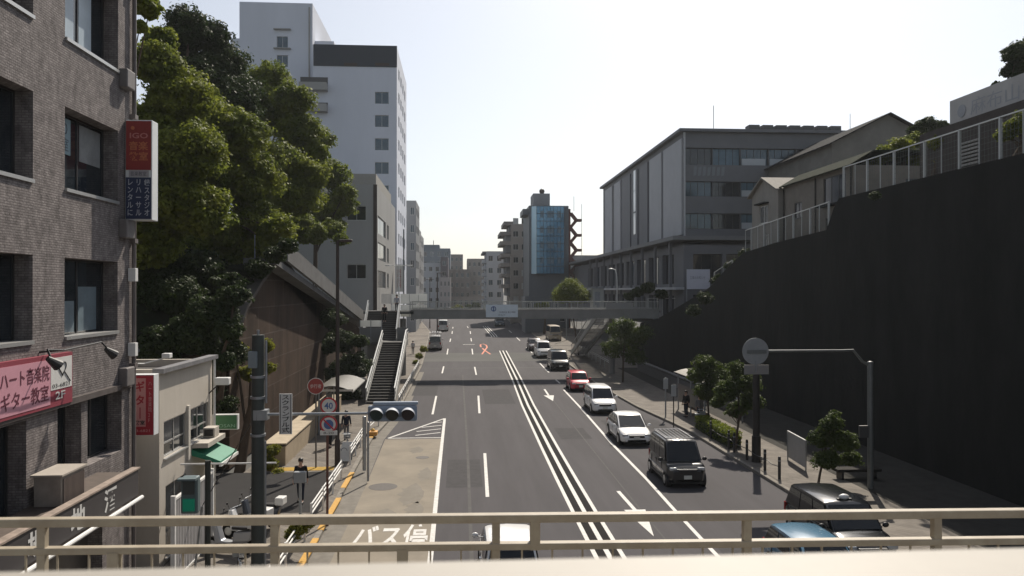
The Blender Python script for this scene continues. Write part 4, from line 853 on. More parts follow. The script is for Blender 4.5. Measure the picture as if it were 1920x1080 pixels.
tree('shrub', 'added dark thicket standing in for shade below the ramp beside the stair foot', 'shrub', [(640, 640, 30), (665, 690, 32), (650, 740, 28), (600, 560, 14), (622, 600, 24), (640, 700, 30), (615, 650, 20), (675, 640, 16)], 62, (-9.9, 61, .2), leaf_b, 12000, .25, 22, 'undergrowth at the foot of the hill', limbs=False)  # dark leaves added to stand in for deep shade on the wall
tree('shrub', 'bright yellow-green shrub behind the guard rail under the bridge railing', 'shrub', [(560, 990, 18), (580, 980, 14), (548, 1004, 14)], 24.6, (-5.5, 24.7, .15), leaf_c, 2200, .09, 23, 'kerbside shrubs', dY=.3, tr=.03)
tree('shrub', 'grassy strip plants along the foot of the beige wall', 'shrub', [(500, 870, 18), (512, 845, 14), (520, 890, 14), (490, 905, 14)], 36.5, (-9.1, 36.9, .15), leaf_c, 1800, .14, 24, 'kerbside shrubs', dY=.4, tr=.03)
tree('shrub', 'small shrubs growing beside the staircase at the left kerb', 'shrub', [(786, 668, 8), (794, 655, 8), (780, 680, 7)], 88, (-4.7, 88, .2), leaf_c, 900, .16, 25, 'kerbside shrubs', dY=.8, tr=.03)
#@@BRIDGE
# ================================================================== FOOTBRIDGE
fb = thing('footbridge', 'grey pedestrian footbridge spanning the whole road with railings', 'bridge', (4, 77, .15))
bridge_m = mat('bridge_paint', (.25, .25, .235), .6, n=.3, ns=.8, c2=(.19, .19, .18))
YA, YB = 75.6, 78.6; zb0 = PY(900, 598, YA).z; zd = PY(900, 581, YA).z; zr_ = PY(900, 566, YA).z; xl = PY(770, 590, YA).x; xr = PY(1236, 590, YA).x
MB().box((xl, YA, zb0), (xr, YA+.25, zd)).box((xl, YB-.25, zb0), (xr, YB, zd)).build('girder', bridge_m, fb)
MB().box((xl-.2, YA+.25, zd-.3), (xr+.2, YB-.25, zd-.12)).build('deck', conc, fb)
MB().box((xl, YA-.05, zd), (xr, YA+.25, zd+.05)).box((xl, YB-.25, zd), (xr, YB+.05, zd+.05)).build('flange', bridge_m, fb)
rail_m = mat('bridge_rail', (.36, .37, .35), .5, .2, n=.2)
for yy in (YA+.05, YB-.05):
    q = MB(); q.bar((xl, yy, zr_), (xr, yy, zr_), .07, .05); q.bar((xl, yy, zd+.15), (xr, yy, zd+.15), .04)
    x = xl
    while x < xr: q.bar((x, yy, zd+.05), (x, yy, zr_), .02); x += .16
    q.build('railing', rail_m, fb)
    x = xl
    while x < xr: MB().bar((x, yy, zd+.03), (x, yy, zr_+.04), .08).build('post', rail_m, fb); x += 2.4
for x in (-5.6, 15.3): MB().cyl((x, 77.1, .1), (x, 77.1, zb0), .30, 20).build('pier', bridge_m, fb, smooth=True)
for x in (14.6,): MB().box((x-.2, YA+.1, zd+.06), (x+2.6, YA+.14, zr_-.1)).build('screen_panel', mat('panel_grey', (.3, .3, .3), .5), fb)
bn = thing('banner', 'white banner with a round blue emblem tied to the middle of the footbridge', 'banner', (6, 75.4, 6)); a0 = PY(911, 595, 75.4); a1 = PY(971, 571, 75.4)
MB().box((a0.x, 75.40, a0.z), (a1.x, 75.43, a1.z)).build('sheet', mat('banner_white', (.70, .78, .83), .7, n=.1), bn)
q = MB(); cx, cz = a0.x+.75, a1.z-.42
q.tube([(cx+.22*math.cos(a), 75.39, cz+.22*math.sin(a)) for a in [i*PI/10 for i in range(21)]], .04, 6); q.box((cx-.05, 75.37, cz-.2), (cx+.05, 75.39, cz+.2)); q.build('emblem', blue_s, bn)
text('交通安全 春の運動', 1.6, .16, mat('ink_grey', (.15, .18, .22), .6), bn, (a0.x+1.3, 75.394, a0.z+.42), 'S'); text('実施中', .7, .12, _M['ink_grey'], bn, (a0.x+1.2, 75.394, a0.z+.16), 'S')
# stairs to the left
stc = thing('bridge_staircase', 'concrete staircase with pale side rails climbing from the left pavement to the footbridge', 'stairs', (-5.7, 67, .15))
SXL, SXR = -6.95, -4.75; zT = zd-.1; UL, UR = -8.9, -5.8; ZM = 3.9; Y1, Y2, Y3 = 57.6, 69.8, 72.0
def flight(xa, xb, y0, z0, y1, z1, n):
    q = MB()
    for i in range(n):
        ya = lerp(y0, y1, i/n); yb_ = lerp(y0, y1, (i+1)/n); z = lerp(z0, z1, (i+1)/n); q.box((xa+.1, ya, z-.35), (xb-.1, yb_, z))
    q.build('steps', mat('step_concrete', (.075, .071, .066), .85, n=.35, ns=2), stc)
    q = MB()
    for i in range(n): ya = lerp(y0, y1, i/n); z = lerp(z0, z1, (i+1)/n); q.box((xa+.12, ya-.012, z-.05), (xb-.12, ya-.001, z+.012))
    q.build('nosing', mat('nosing', (.13, .125, .12), .7), stc)
pan_m = mat('stair_panel', (.20, .205, .20), .5, n=.3, ns=1.5); hr_m = mat('handrail_pale', (.50, .51, .50), .4, .3)
def side(sx, runs, name='stringer'):
    q = MB(); p_ = MB(); h_ = MB(); b_ = MB()
    for (y0, z0, y1, z1) in runs:
        q.prism([(sx, y0, z0-.35), (sx, y1, z1-.35), (sx, y1, z1+.2), (sx, y0, z0+.2)], (.10, 0, 0))
        h_.bar((sx+.05, y0, z0+1.05), (sx+.05, y1, z1+1.05), .10, .07); h_.bar((sx+.13, y0, z0+.8), (sx+.13, y1, z1+.8), .04)
        k = max(2, int((y1-y0)/.5))
        for i in range(k): f = i/k; b_.bar((sx+.05, lerp(y0, y1, f), lerp(z0, z1, f)+.15), (sx+.05, lerp(y0, y1, f), lerp(z0, z1, f)+1.05), .03)
        p_.prism([(sx+.03, y0, z0+.25), (sx+.03, y1, z1+.25), (sx+.03, y1, z1+.95), (sx+.03, y0, z0+.95)], (.03, 0, 0))
    q.build('stringer', bridge_m, stc); p_.build('side_panel', pan_m, stc); h_.build('handrail', hr_m, stc); b_.build('balusters', grey_paint, stc)
flight(SXL, SXR, Y1, .15, Y2, ZM, 24); MB().box((-9.0, Y2, ZM-.3), (SXR-.02, Y3, ZM)).build('landing', conc, stc); flight(UL, UR, Y3, ZM, YA, zT, 15)
MB().box((-9.3, YA, zT-.3), (xl+.3, YB, zT-.02)).build('landing', conc, stc)
side(SXL, [(Y1, .25, Y2, ZM)]); side(SXR-.1, [(Y1, .25, Y2, ZM), (Y2, ZM, Y3, ZM)]); side(UL, [(Y2, ZM, Y3, ZM), (Y3, ZM, YA, zT)]); side(UR-.1, [(Y3, ZM, YA, zT)])
MB().box((-6.3, Y2+.5, .1), (-5.4, Y2+.9, ZM-.3)).build('pier', bridge_m, stc); MB().box((-8.3, Y2+.5, .1), (-7.6, Y2+.9, ZM-.3)).build('pier', bridge_m, stc)
panel_w = mat('white_panel', (.72, .73, .72), .5, n=.1, ns=1, trans=.4); dimp = mat('dim_panel', (.2, .2, .195), .5)
for i in range(2): MB().box((-8.85+i*.96, Y2-.06, 5.28), (-7.93+i*.96, Y2-.02, 5.85)).build('white_panel', panel_w, stc); MB().box((-8.85+i*.96, Y2-.06, ZM), (-7.93+i*.96, Y2-.02, 5.2)).build('grey_panel', dimp, stc)
for i in range(3): MB().bar((-8.88+i*.96, Y2-.04, ZM-.1), (-8.88+i*.96, Y2-.04, 5.9), .06).build('post', grey_paint, stc)
MB().box((UR+.02, Y3-.04, ZM), (SXR-.12, Y3, ZM+1.2)).build('grey_panel', pan_m, stc)
zz = PY(760, 551, YB).z
for i in range(4): x0 = PY(734+i*17, 560, YB).x; x1 = PY(734+i*17+16, 560, YB).x; MB().box((x0, YB-.02, zz-1.0), (x1, YB+.03, zz)).build('white_panel', panel_w, stc); MB().box((x0, YB-.02, zz-2.3), (x1, YB+.03, zz-1.1)).build('white_panel', panel_w, stc)
q = MB()
for i in range(14): x = lerp(PY(716, 0, YB).x, PY(733, 0, YB).x, i/13); q.bar((x, YB, zz-1.0), (x, YB, zz), .03)
q.build('bars', grey_paint, stc)
# right stair going away
rs = thing('bridge_staircase', 'dark stair flight descending from the right end of the footbridge', 'stairs', (15, 88, .15))
q = MB()
for x in (14.0, 15.8): q.prism([(x, 79, 5.5), (x, 97, .3), (x, 97, .9), (x, 79, 6.1)], (.1, 0, 0))
q.build('stringer', bridge_m, rs)
q = MB()
for i in range(30): y = lerp(79, 97, i/30); z = lerp(5.9, .4, i/30); q.box((14.1, y, z-.06), (15.8, y+.55, z))
q.build('steps', mat('step_concrete', (.1, .1, .1)), rs)
q = MB()
for x in (14.05, 15.85):
    q.bar((x, 79, 7.0), (x, 97, 1.6), .06)
    for i in range(28): y = lerp(79, 97, i/27); z = lerp(6.0, .6, i/27); q.bar((x, y, z), (x, y, z+1.0), .03)
q.build('handrail', rail_m, rs)
guard('handrail_fence', 'pale double handrail on the right pavement beyond the footbridge', 15.6, 80, 16.1, 104, .15, 1.0, mat('rail_bright', (.5, .51, .5), .4, .4), 'right pavement rails', 9, 2)
# ================================================================== PEOPLE
skin = mat('skin', (.42, .26, .19), .6); hair_m = mat('black_hair', (.012, .010, .010), .5)
def skin_obj(name, verts, edges, radii, m, parent, root=0, lv=1):
    me = bpy.data.meshes.new(name); me.from_pydata(verts, edges, []); o = bpy.data.objects.new(name, me); COL.objects.link(o); o.parent = parent
    md = o.modifiers.new('k', 'SKIN'); me.materials.append(m)
    for i, r_ in enumerate(radii): me.skin_vertices[0].data[i].radius = (r_, r_*.9) if not isinstance(r_, tuple) else r_; me.skin_vertices[0].data[i].use_root = (i == root)
    md.use_smooth_shade = True
    s = o.modifiers.new('s', 'SUBSURF'); s.levels = lv; s.render_levels = lv
    return o
def person(label, loc, rz, top, bottom, h=1.7, stride=.18, group=None, arm=.1):
    t = thing('person', label, 'person', (0, 0, 0), group); k = h/1.7; s = stride
    sh = [(-.17, 1.40), (.17, 1.40)]
    V = [(0, 0, .95), (0, 0, 1.15), (0, .01, 1.36), (0, .02, 1.47), (0, .035, 1.56), (0, .035, 1.64)]; E2 = [(0, 1), (1, 2), (2, 3), (3, 4), (4, 5)]
    Rr = [(.145, .10), (.13, .095), (.155, .095), (.055, .055), (.08, .095), (.06, .075)]
    def add(p, r_, f): V.append(p); Rr.append(r_); E2.append((f, len(V)-1)); return len(V)-1
    for sx in (-1, 1):
        a = add((sx*.19, 0, 1.38), .052, 2); b_ = add((sx*(.205+arm*.2), -.01, 1.12), .042, a); c_ = add((sx*(.205+arm*.3), sx*s*.6+.06, .90), .032, b_)
        hnd = add((sx*(.205+arm*.3), sx*s*.6+.09, .82), (.018, .035), c_)
        for j, ln in enumerate((.075, .085, .08, .065)): add((sx*(.205+arm*.3), sx*s*.6+.065+j*.02, .82-ln), .009, hnd)
        add((sx*(.205+arm*.3)-sx*.01, sx*s*.6+.14, .79), .01, hnd)
        l = add((sx*.09, 0, .88), .085, 0); kn = add((sx*.095, sx*-s*.4+.03, .50), .06, l); an_ = add((sx*.10, sx*-s-.02, .10), .038, kn); add((sx*.10, sx*-s+.14, .045), (.045, .03), an_)
    V = [(x*k, y*k, z*k) for x, y, z in V]
    body = skin_obj('body', V, E2, Rr, skin, t)
    # face details + hair
    f = MB(); f.ell((0, .135*k, 1.60*k), (.014, .02, .022), 8, 6); f.build('nose', skin, t)
    f = MB(); f.ell((-.032*k, .122*k, 1.625*k), (.012, .008, .008), 8, 6).ell((.032*k, .122*k, 1.625*k), (.012, .008, .008), 8, 6).box((-.025*k, .125*k, 1.565*k), (.025*k, .132*k, 1.573*k)); f.build('eyes_and_mouth', blk, t)
    f = MB(); f.ell((-.088*k, .035*k, 1.61*k), (.012, .02, .03), 8, 6).ell((.088*k, .035*k, 1.61*k), (.012, .02, .03), 8, 6); f.build('ears', skin, t)
    f = MB(); f.ell((0, .015*k, 1.665*k), (.098*k, .115*k, .085*k), 14, 10).ell((0, -.03*k, 1.60*k), (.09*k, .075*k, .10*k), 12, 8); f.build('hair', hair_m, t, smooth=True)
    # jacket
    jv = [(0, 0, .86), (0, 0, 1.0), (0, 0, 1.18), (0, .01, 1.37), (0, .015, 1.43)]; je = [(0, 1), (1, 2), (2, 3), (3, 4)]; jr = [(.175, .125), (.165, .125), (.155, .118), (.178, .12), (.075, .07)]
    for sx in (-1, 1):
        jv += [(sx*.19, 0, 1.385), (sx*(.205+arm*.2), -.01, 1.12), (sx*(.205+arm*.3), sx*s*.55+.055, .92)]; n_ = len(jv); je += [(3, n_-3), (n_-3, n_-2), (n_-2, n_-1)]; jr += [.07, .06, .05]
    skin_obj('jacket', [(x*k, y*k, z*k) for x, y, z in jv], je, jr, top, t)
    tv = [(0, 0, .95)]; te = []; tr_ = [(.155, .115)]
    for sx in (-1, 1):
        tv += [(sx*.09, 0, .86), (sx*.095, sx*-s*.4+.03, .50), (sx*.10, sx*-s-.02, .12)]; n_ = len(tv); te += [(0, n_-3), (n_-3, n_-2), (n_-2, n_-1)]; tr_ += [.10, .075, .058]
    skin_obj('trousers', [(x*k, y*k, z*k) for x, y, z in tv], te, tr_, bottom, t)
    for sx in (-1, 1): MB().box((sx*.10*k-.045, (sx*-s-.06)*k, .0), (sx*.10*k+.045, (sx*-s+.21)*k, .085)).build('shoe', black_m, t, bevel=.025)
    place(t, *loc, rz); return t
cl_black = mat('black_cloth', (.014, .014, .016), .9); cl_grey = mat('grey_cloth', (.18, .18, .19), .9); cl_navy = mat('navy_cloth', (.02, .025, .04), .9); cl_white = mat('pale_cloth', (.40, .40, .42), .9)
def stair_z(y): return lerp(ZM, zT, (y-Y3)/(YA-Y3))
person('person in black near the top of the left staircase', (PY(719, 590, 74).x+.1, 74.0, stair_z(74)+.16), PI, cl_black, cl_black, 1.68, .1)
person('person in dark trousers and pale top at the head of the left staircase', (PY(744, 590, 75.2).x, 75.2, stair_z(75.2)+.16), PI, cl_white, cl_navy, 1.72, .12)
person('person in a black jacket walking on the left pavement behind the control box', (PY(564, 900, 31).x, 31.0, .153), PI, cl_black, cl_navy, 1.72, .16, arm=.15)
person('person in dark clothes beside the beige wall on the left pavement', (-6.9, 41.8, .15), PI*.9, cl_black, cl_black, 1.7, .12)
person('person in grey trousers walking behind the round signs', (-6.3, 43.6, .15), 0, cl_navy, cl_grey, 1.66, .2)
person('person in black waiting under the right bus shelter', (14.95, 50.3, .15), PI*.7, cl_black, cl_navy, 1.72, .05)
person('person in grey standing by the bicycle at the right bus stop', (15.3, 48.6, .15), PI, cl_grey, cl_navy, 1.68, .08)
person('person in pale top walking under the footbridge on the left', (-6.0, 100, gz(100)+.15), 0, cl_white, cl_grey, 1.7, .2)
#@@BIKES
def bicycle(label, x, y, z, rz, m, group='bicycles on the left pavement', basket=True):
    t = thing('bicycle', label, 'bicycle', (0, 0, 0), group); r = .33
    for yy in (-.52, .52):
        wv = MB().tube([(0, yy+r*math.cos(a), r+r*math.sin(a)) for a in [i*2*PI/20 for i in range(21)]], .018, 6).build('wheel', rubber, t); q = MB()
        for i in range(8): a = i*PI/4; q.tube([(0, yy, r), (0, yy+r*math.cos(a), r+r*math.sin(a))], .004, 3)
        q.build('spokes', chrome, wv)
    f = MB(); P1, P2, P3, P4 = (0, -.52, r), (0, -.1, .28), (0, -.2, .78), (0, .38, .75)
    for a, b_ in ((P1, P2), (P1, P3), (P2, P3), (P2, P4), (P3, P4), (P4, (0, .52, r)), (P4, (0, .34, .98))): f.tube([a, b_], .018, 6)
    f.build('frame', m, t); MB().box((-.07, -.33, .84), (.07, -.08, .9)).build('saddle', black_m, t, bevel=.02); MB().tube([(-.27, .25, .98), (-.1, .36, 1.0), (.1, .36, 1.0), (.27, .25, .98)], .014, 6).build('handlebar', chrome, t)
    if basket: MB().box((-.17, .42, .68), (.17, .70, .90)).build('basket', steel_grey, t)
    place(t, x, y, z, rz); return t
bicycle('parked bicycle with basket leaning near the feet of the signs', -5.75, 40.2, .15, R(10), grey_paint)
bicycle('silver bicycle parked behind the utility pole on the left pavement', -6.2, 22.4, .15, R(20), chrome)
bicycle('dark bicycle parked at the right bus stop', 14.6, 46.6, .15, R(160), cl_navy and black_m, 'bicycles at the right bus stop')
bicycle('second dark bicycle behind the one at the right bus stop', 15.1, 47.4, .15, R(165), black_m, 'bicycles at the right bus stop')
def scooter(label, x, y, rz, m, k=1.0):
    t = thing('motor_scooter', label, 'scooter', (0, 0, 0), 'scooters parked beside the annex')
    for yy in (-.6, .6): w_ = MB().tube([(-.055, yy, .25), (.055, yy, .25)], .25, 18).build('wheel', rubber, t); MB().cyl((-.06, yy, .25), (.06, yy, .25), .14, 14).build('rim', silver, w_)
    MB().prism([(-.15, .45, .3), (-.15, .55, .95), (-.15, .42, 1.0), (-.15, .25, .42), (-.15, -.15, .36), (-.15, -.2, .7), (-.15, -.85, .78), (-.15, -.75, .45), (-.15, -.4, .32)], (.30, 0, 0)).build('body', m, t, bevel=.04)
    MB().box((-.14, -.72, .78), (.14, -.12, .88)).build('seat', black_m, t, bevel=.04); MB().tube([(-.33, .38, 1.05), (0, .46, 1.02), (.33, .38, 1.05)], .02, 8).build('handlebar', chrome, t)
    MB().ell((0, .56, .88), (.09, .05, .08), 12, 8).build('headlight', headl, t); MB().box((-.2, -1.0, .86), (.2, -.7, 1.12)).build('top_box', white_paint, t, bevel=.03)
    for s in (-1, 1): MB().tube([(s*.25, .4, 1.05), (s*.33, .42, 1.25)], .008, 5).ell((s*.35, .42, 1.27), (.06, .015, .04), 8, 6).build('mirror', black_m, t)
    place(t, x, y, .15, rz); return t
scooter('silver scooter parked nearest to the slat screen', -7.3, 25.2, R(75), mat('scooter_silver', (.4, .41, .43), .3, .5))
scooter('white scooter parked between two others beside the annex', -7.2, 26.5, R(70), white)
scooter('dark scooter with white top box at the far end of the row', -7.1, 27.8, R(80), mat('scooter_dark', (.05, .06, .08), .3, .3))
cbx = thing('guy_wire', 'thin guy wire slanting down beside the utility pole', 'wire', (-7.2, 21, .15)); MB().tube([(-6.8, 21.0, 2.8), (PY(470, 790, 19).x, 19.0, 5.3)], .012, 5).build('wire', black_m, cbx); MB().tube([(-7.1, 21.0, .1), (-6.8, 21.0, 2.8)], .03, 8).build('stake', steel_grey, cbx)
q = thing('wall_bracket_pipe', 'white horizontal pipe running over the scooters to the utility pole', 'pipe', (-7.5, 24, 2.9)); MB().tube([(-8.9, 25.4, 2.95), (-5.9, 25.4, 2.95)], .03, 8).build('pipe', white_paint, q)
#@@RIGHT
# ================================================================== RIGHT SIDE: RETAINING WALL AND TERRACE
XR = 21.7
wr = [(8, 13.8), (43, 13.8), (43.6, 13.3), (44.5, 12.1), (52, 11.8), (58, 11.4), (62, 10.2), (66, 8.8), (72, 7.6), (80, 6.1), (84, 5.4), (92, 4.6)]
t = thing('retaining_wall', 'huge dark concrete retaining wall in shade along the right pavement', 'wall', (XR, 48, .1))
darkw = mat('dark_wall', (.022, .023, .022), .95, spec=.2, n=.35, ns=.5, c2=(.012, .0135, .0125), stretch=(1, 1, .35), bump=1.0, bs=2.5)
poly = [(XR, 8, .1)]+[(XR, y, z) for y, z in wr]+[(XR, 92, .1)]
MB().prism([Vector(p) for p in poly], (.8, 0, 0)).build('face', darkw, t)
rows = []
for y in [8, 20, 30, 43, 44.5, 52, 58, 62, 66, 72, 80, 84, 92, 140]:
    z = interp([(zz, yy) for yy, zz in wr], y); rows.append([(XR+.78, y, z-.05), (30, y, max(z, 7.4)-.05), (60, y, max(z, 7.6)), (90, y, max(z, 7.6))])
MB().grid(rows).build('terrace', mat('terrace_ground', (.13, .125, .11), .95, n=.3, ns=.6), kind='structure')
def fence(label, x0, y0, z0, x1, y1, z1, h, n, thick=4, m=None, infill=None, group='fences on top of the right retaining wall'):
    t = thing('fence', label, 'fence', ((x0+x1)/2, (y0+y1)/2, (z0+z1)/2), group); m = m or mat('fence_white', (.42, .43, .42), .5, .2)
    MB().bar((x0, y0, z0+h), (x1, y1, z1+h), .06, .05).build('top_rail', mat('rail_white', (.6, .6, .58), .4, .3), t)
    for i in range(n):
        f = i/(n-1); x, y, z = lerp(x0, x1, f), lerp(y0, y1, f), lerp(z0, z1, f); w_ = .10 if i % 2 == 0 else .04
        MB().bar((x, y, z-.1), (x, y, z+h), w_).build('post', m, t)
    q = MB(); L_ = math.dist((x0, y0), (x1, y1)); k = int(L_/.22)
    for i in range(k): f = i/k; x, y, z = lerp(x0, x1, f), lerp(y0, y1, f), lerp(z0, z1, f); q.bar((x, y, z+.05), (x, y, z+h), .008)
    for j in range(7): q.bar((x0, y0, z0+.1+j*h/7), (x1, y1, z1+.1+j*h/7), .008)
    q.build('mesh_infill', mat('fence_mesh', (.10, .12, .11), .6), t)
    return t
fence('long white-posted mesh fence on the highest part of the dark wall', XR+.2, 12, 13.8, XR+.2, 42.8, 13.8, 1.75, 25)
fence('white-posted mesh fence in front of the small houses', XR+.3, 44.8, 12.05, XR+.3, 58.3, 11.4, 1.75, 12)
fence('short greenish mesh fence below the houses beside the school', XR+.6, 62.0, 9.3, XR+.6, 66.5, 8.4, 1.7, 3)
fence('low mesh fence at the right end of the footbridge', 19.6, 79.5, 6.0, 24.2, 79.5, 6.0, 1.7, 4)
# billboard banner wall
a0 = PX(1781, 248, 26.2); a1 = PX(1781, 190, 26.2)
t = thing('billboard', 'long pale grey banner wall with faded lettering above the fence at the upper right', 'billboard', (26.2, 30, 14))
MB().box((26.2, 18, a0.z-.1), (26.4, a0.y, a1.z)).build('board', mat('board_grey', (.48, .465, .45), .8, n=.2, ns=.8), t)
fd = mat('faded_ink', (.33, .34, .36), .8)
MB().cyl((26.195, a0.y-1.0, a1.z-.75), (26.17, a0.y-1.0, a1.z-.75), .33, 24).build('emblem', fd, t)
text('麻布山小学校', 7.2, .85, fd, t, (26.19, a0.y-1.7, a1.z-1.15), 'W')
for y in (20, 25, 30, 35): MB().box((26.45, y, 13), (26.6, y+.15, a1.z-.2)).build('post', steel_grey, t)
ob = bld('outbuilding', 'dark brown shed with a slatted shutter behind the fence under the banner wall', 'shed', 25.0, 26.1, 16, 40.5, 13.0, a0.z+.0, mat('shed_brown', (.075, .065, .06), .8, n=.3), dark_roof, W=[(31, 13.9, 1.6, 1.6, 'fix')], par=.02)
q = MB()
for k in range(11): q.box((24.9, 35.6, 13.95+k*.18), (24.98, 37.0, 14.05+k*.18))
q.build('slats', mat('slat_dim', (.25, .24, .22), .6), ob)
VG = 'greenery spilling over the right retaining wall'
tree('vine', 'vines hanging below the white fence near the small houses', 'vine', [(1570, 425, 14), (1540, 446, 12), (1500, 458, 10), (1595, 385, 12)], 50, (21.9, 50, 11.6), leaf_b, 2600, .16, 71, VG, dY=.3, limbs=False)
tree('vine', 'vines covering the lower slanting edge of the dark wall', 'vine', [(1400, 476, 14), (1375, 500, 16), (1350, 528, 16), (1322, 560, 16), (1300, 583, 14)], 63, (21.9, 63, 9.0), leaf_b, 4200, .22, 72, VG, dY=2.5, limbs=False)
tree('vine', 'thin vines along the foot of the long white-posted fence', 'vine', [(1640, 368, 10), (1700, 352, 8), (1760, 335, 9), (1830, 312, 11), (1900, 296, 12)], 38, (21.9, 38, 13.7), leaf_b, 2600, .13, 73, VG, dY=.3, limbs=False)
# houses
hw_ = mat('house_render', (.30, .28, .25), .85, n=.2, ns=1, c2=(.22, .21, .19), stretch=(1, 1, .4)); hw2 = mat('house_brown', (.21, .19, .165), .85, n=.25, ns=1.2)
roofm = mat('pale_roof', (.24, .225, .20), .8, n=.3, ns=2, stretch=(6, 1, 1))
def gable(t, X0, X1, Y0, Y1, z1, rise, rm, wm, axis='Y', ov=.35):
    if axis == 'Y':     # ridge runs along Y, gable end faces the camera
        xm = (X0+X1)/2; sl = rise/(xm-X0)
        for s, xe in ((-1, X0-ov), (1, X1+ov)):
            z = z1-ov*sl; MB().prism([(xe, Y0-ov, z), (xm, Y0-ov, z1+rise), (xm, Y0-ov, z1+rise+.12), (xe, Y0-ov, z+.12)][::s], (0, Y1-Y0+2*ov, 0)).build('roof', rm, t)
        MB().prism([(X0, Y0, z1), (X1, Y0, z1), (xm, Y0, z1+rise)], (0, Y1-Y0, 0)).build('gable', wm, t)
    else:
        ymid = (Y0+Y1)/2; sl = rise/(ymid-Y0)
        for s, ye in ((-1, Y0-ov), (1, Y1+ov)):
            z = z1-ov*sl; MB().prism([(X0-ov, ye, z), (X0-ov, ymid, z1+rise), (X0-ov, ymid, z1+rise+.12), (X0-ov, ye, z+.12)], (X1-X0+2*ov, 0, 0)).build('roof', rm, t)
        MB().prism([(X0, Y0, z1), (X0, Y1, z1), (X0, ymid, z1+rise)], (X1-X0, 0, 0)).build('gable', wm, t)
# house A: gabled, small, near the school
zA1 = PX(1402, 352, 23.6); yA = PX(1470, 330, 23.6).y
h1 = bld('house', 'small two-storey cream house with a pale gable roof next to the school', 'house', 23.4, 31.5, 55.5, 60.6, 10.2, 16.0, hw_, dark_roof,
         W=[(57.4, 13.7, 1.5, 1.35, 'slide'), (57.2, 11.2, 1.2, 1.6, 'slide')], S=[(24.8, 13.6, .8, 1.3, 'slide')], par=.02, depth=.08, fm=alu)
gable(h1, 23.4, 31.5, 55.5, 60.6, 16.0, 1.1, roofm, hw_, 'X', .3)
MB().box((23.0, 57.2, 15.15), (23.4, 59.2, 15.25)).build('window_hood', dark_roof, h1)
h2 = bld('house', 'long brown-grey two-storey house with stained side wall behind the white fence', 'house', 23.7, 33, 45.2, 55.3, 10.5, 16.1, hw2, dark_roof,
         W=[(46.1, 14.05, 2.9, 1.75, 'three'), (52.2, 13.6, 1.2, 1.1, 'slide'), (47.5, 11.2, 1.2, 2.0, 'fix')], S=[(27, 14, 1.5, 1.3, 'slide')], par=.1, depth=.1, fm=dark_alu)
MB().box((23.3, 45.9, 13.9), (23.68, 49.2, 14.02)).build('ledge', dark_roof, h2)
MB().prism([(23.4, 45.0, 16.1), (24.9, 45.0, 17.0), (33.2, 45.0, 17.0), (33.2, 45.0, 16.9), (24.9, 45.0, 16.9), (23.4, 45.0, 16.0)][::-1], (0, 10.4, 0)).build('roof', mat('mossy_roof', (.03, .036, .024), .97, spec=.05, n=.4), h2)
for y in (45.3, 50, 55.0): MB().tube([(23.62, y, 10.6), (23.62, y, 16.0)], .045, 8).build('drain_pipe', dark_roof, h2)
# big gable building behind
pk = PY(1663, 215, 66); pl = PY(1560, 268, 66); pq = PY(1768, 265, 66)
h3 = bld('house', 'large dim building with a broad dark gable roof behind the long house', 'house', pl.x, pq.x, 66, 82, 8.5, pl.z, mat('gable_wall', (.20, .195, .18), .85, n=.25, ns=.8), dark_roof, S=[(pl.x+3, pl.z-3.2, 2, 1.4, 'slide')], par=.02)
gable(h3, pl.x, pq.x, 66, 82, pl.z, pk.z-pl.z, dark_roof, _M['gable_wall'], 'Y', .5)
t = thing('antenna', 'thin mast antenna rising left of the big gable roof', 'antenna', PY(1594, 262, 70)); a = PY(1594, 262, 70); a2 = PY(1594, 213, 70); MB().tube([a-Vector((0, 0, 3)), a2], .025, 6).build('mast', steel_grey, t)
# trees and shrubs of the terrace
RT = 'trees above the right retaining wall'
tree('tree', 'leafy tree cut by the right edge behind the pale banner wall', 'tree', [(1905, 100, 26), (1925, 130, 34), (1890, 135, 14), (1945, 90, 34), (1868, 160, 9)], 44, (31, 44, 13.5), leaf_b, 6000, .22, 31, RT, dY=.8)
tree('tree', 'dark round tree between the gable roof and the banner wall', 'tree', [(1742, 240, 24), (1725, 245, 20), (1765, 245, 22)], 60, (36.5, 60, 12), leaf_b, 5000, .28, 32, RT, dY=.8)
tree('shrub', 'bright green shrub growing behind the white fence', 'shrub', [(1690, 275, 22), (1660, 290, 22), (1715, 265, 20), (1720, 300, 22), (1640, 305, 16)], 47, (25.5, 46, 13), leaf_a, 5000, .2, 33, 'shrubs behind the fence', dY=1)
tree('shrub', 'yellowish shrub behind the fence under the banner wall', 'shrub', [(1765, 270, 22), (1775, 300, 20), (1800, 285, 14)], 39, (24.6, 39, 13.7), leaf_c, 2600, .16, 34, 'shrubs behind the fence', dY=.6)
tree('shrub', 'green shrub climbing the fence at the right edge', 'shrub', [(1905, 240, 22), (1925, 225, 24), (1880, 255, 16)], 31, (23.2, 31, 13.7), leaf_a, 3200, .14, 35, 'shrubs behind the fence', dY=.4)
SG = 'young trees along the right kerb'
tree('street_tree', 'young street tree beside the pale shelter roof', 'tree', [(1322, 682, 22), (1342, 705, 30), (1306, 705, 20), (1360, 722, 22), (1325, 735, 24), (1350, 745, 18)], 47.5, (15.6, 47.6, .15), leaf_e, 3600, .2, 41, SG, dY=.5, tr=.06)
tree('street_tree', 'young street tree just left of the round sign', 'tree', [(1382, 692, 20), (1402, 718, 26), (1362, 735, 26), (1408, 752, 24), (1380, 770, 20), (1345, 755, 14)], 40.0, (14.5, 40.0, .15), leaf_e, 3800, .18, 42, SG, dY=.5, tr=.06)
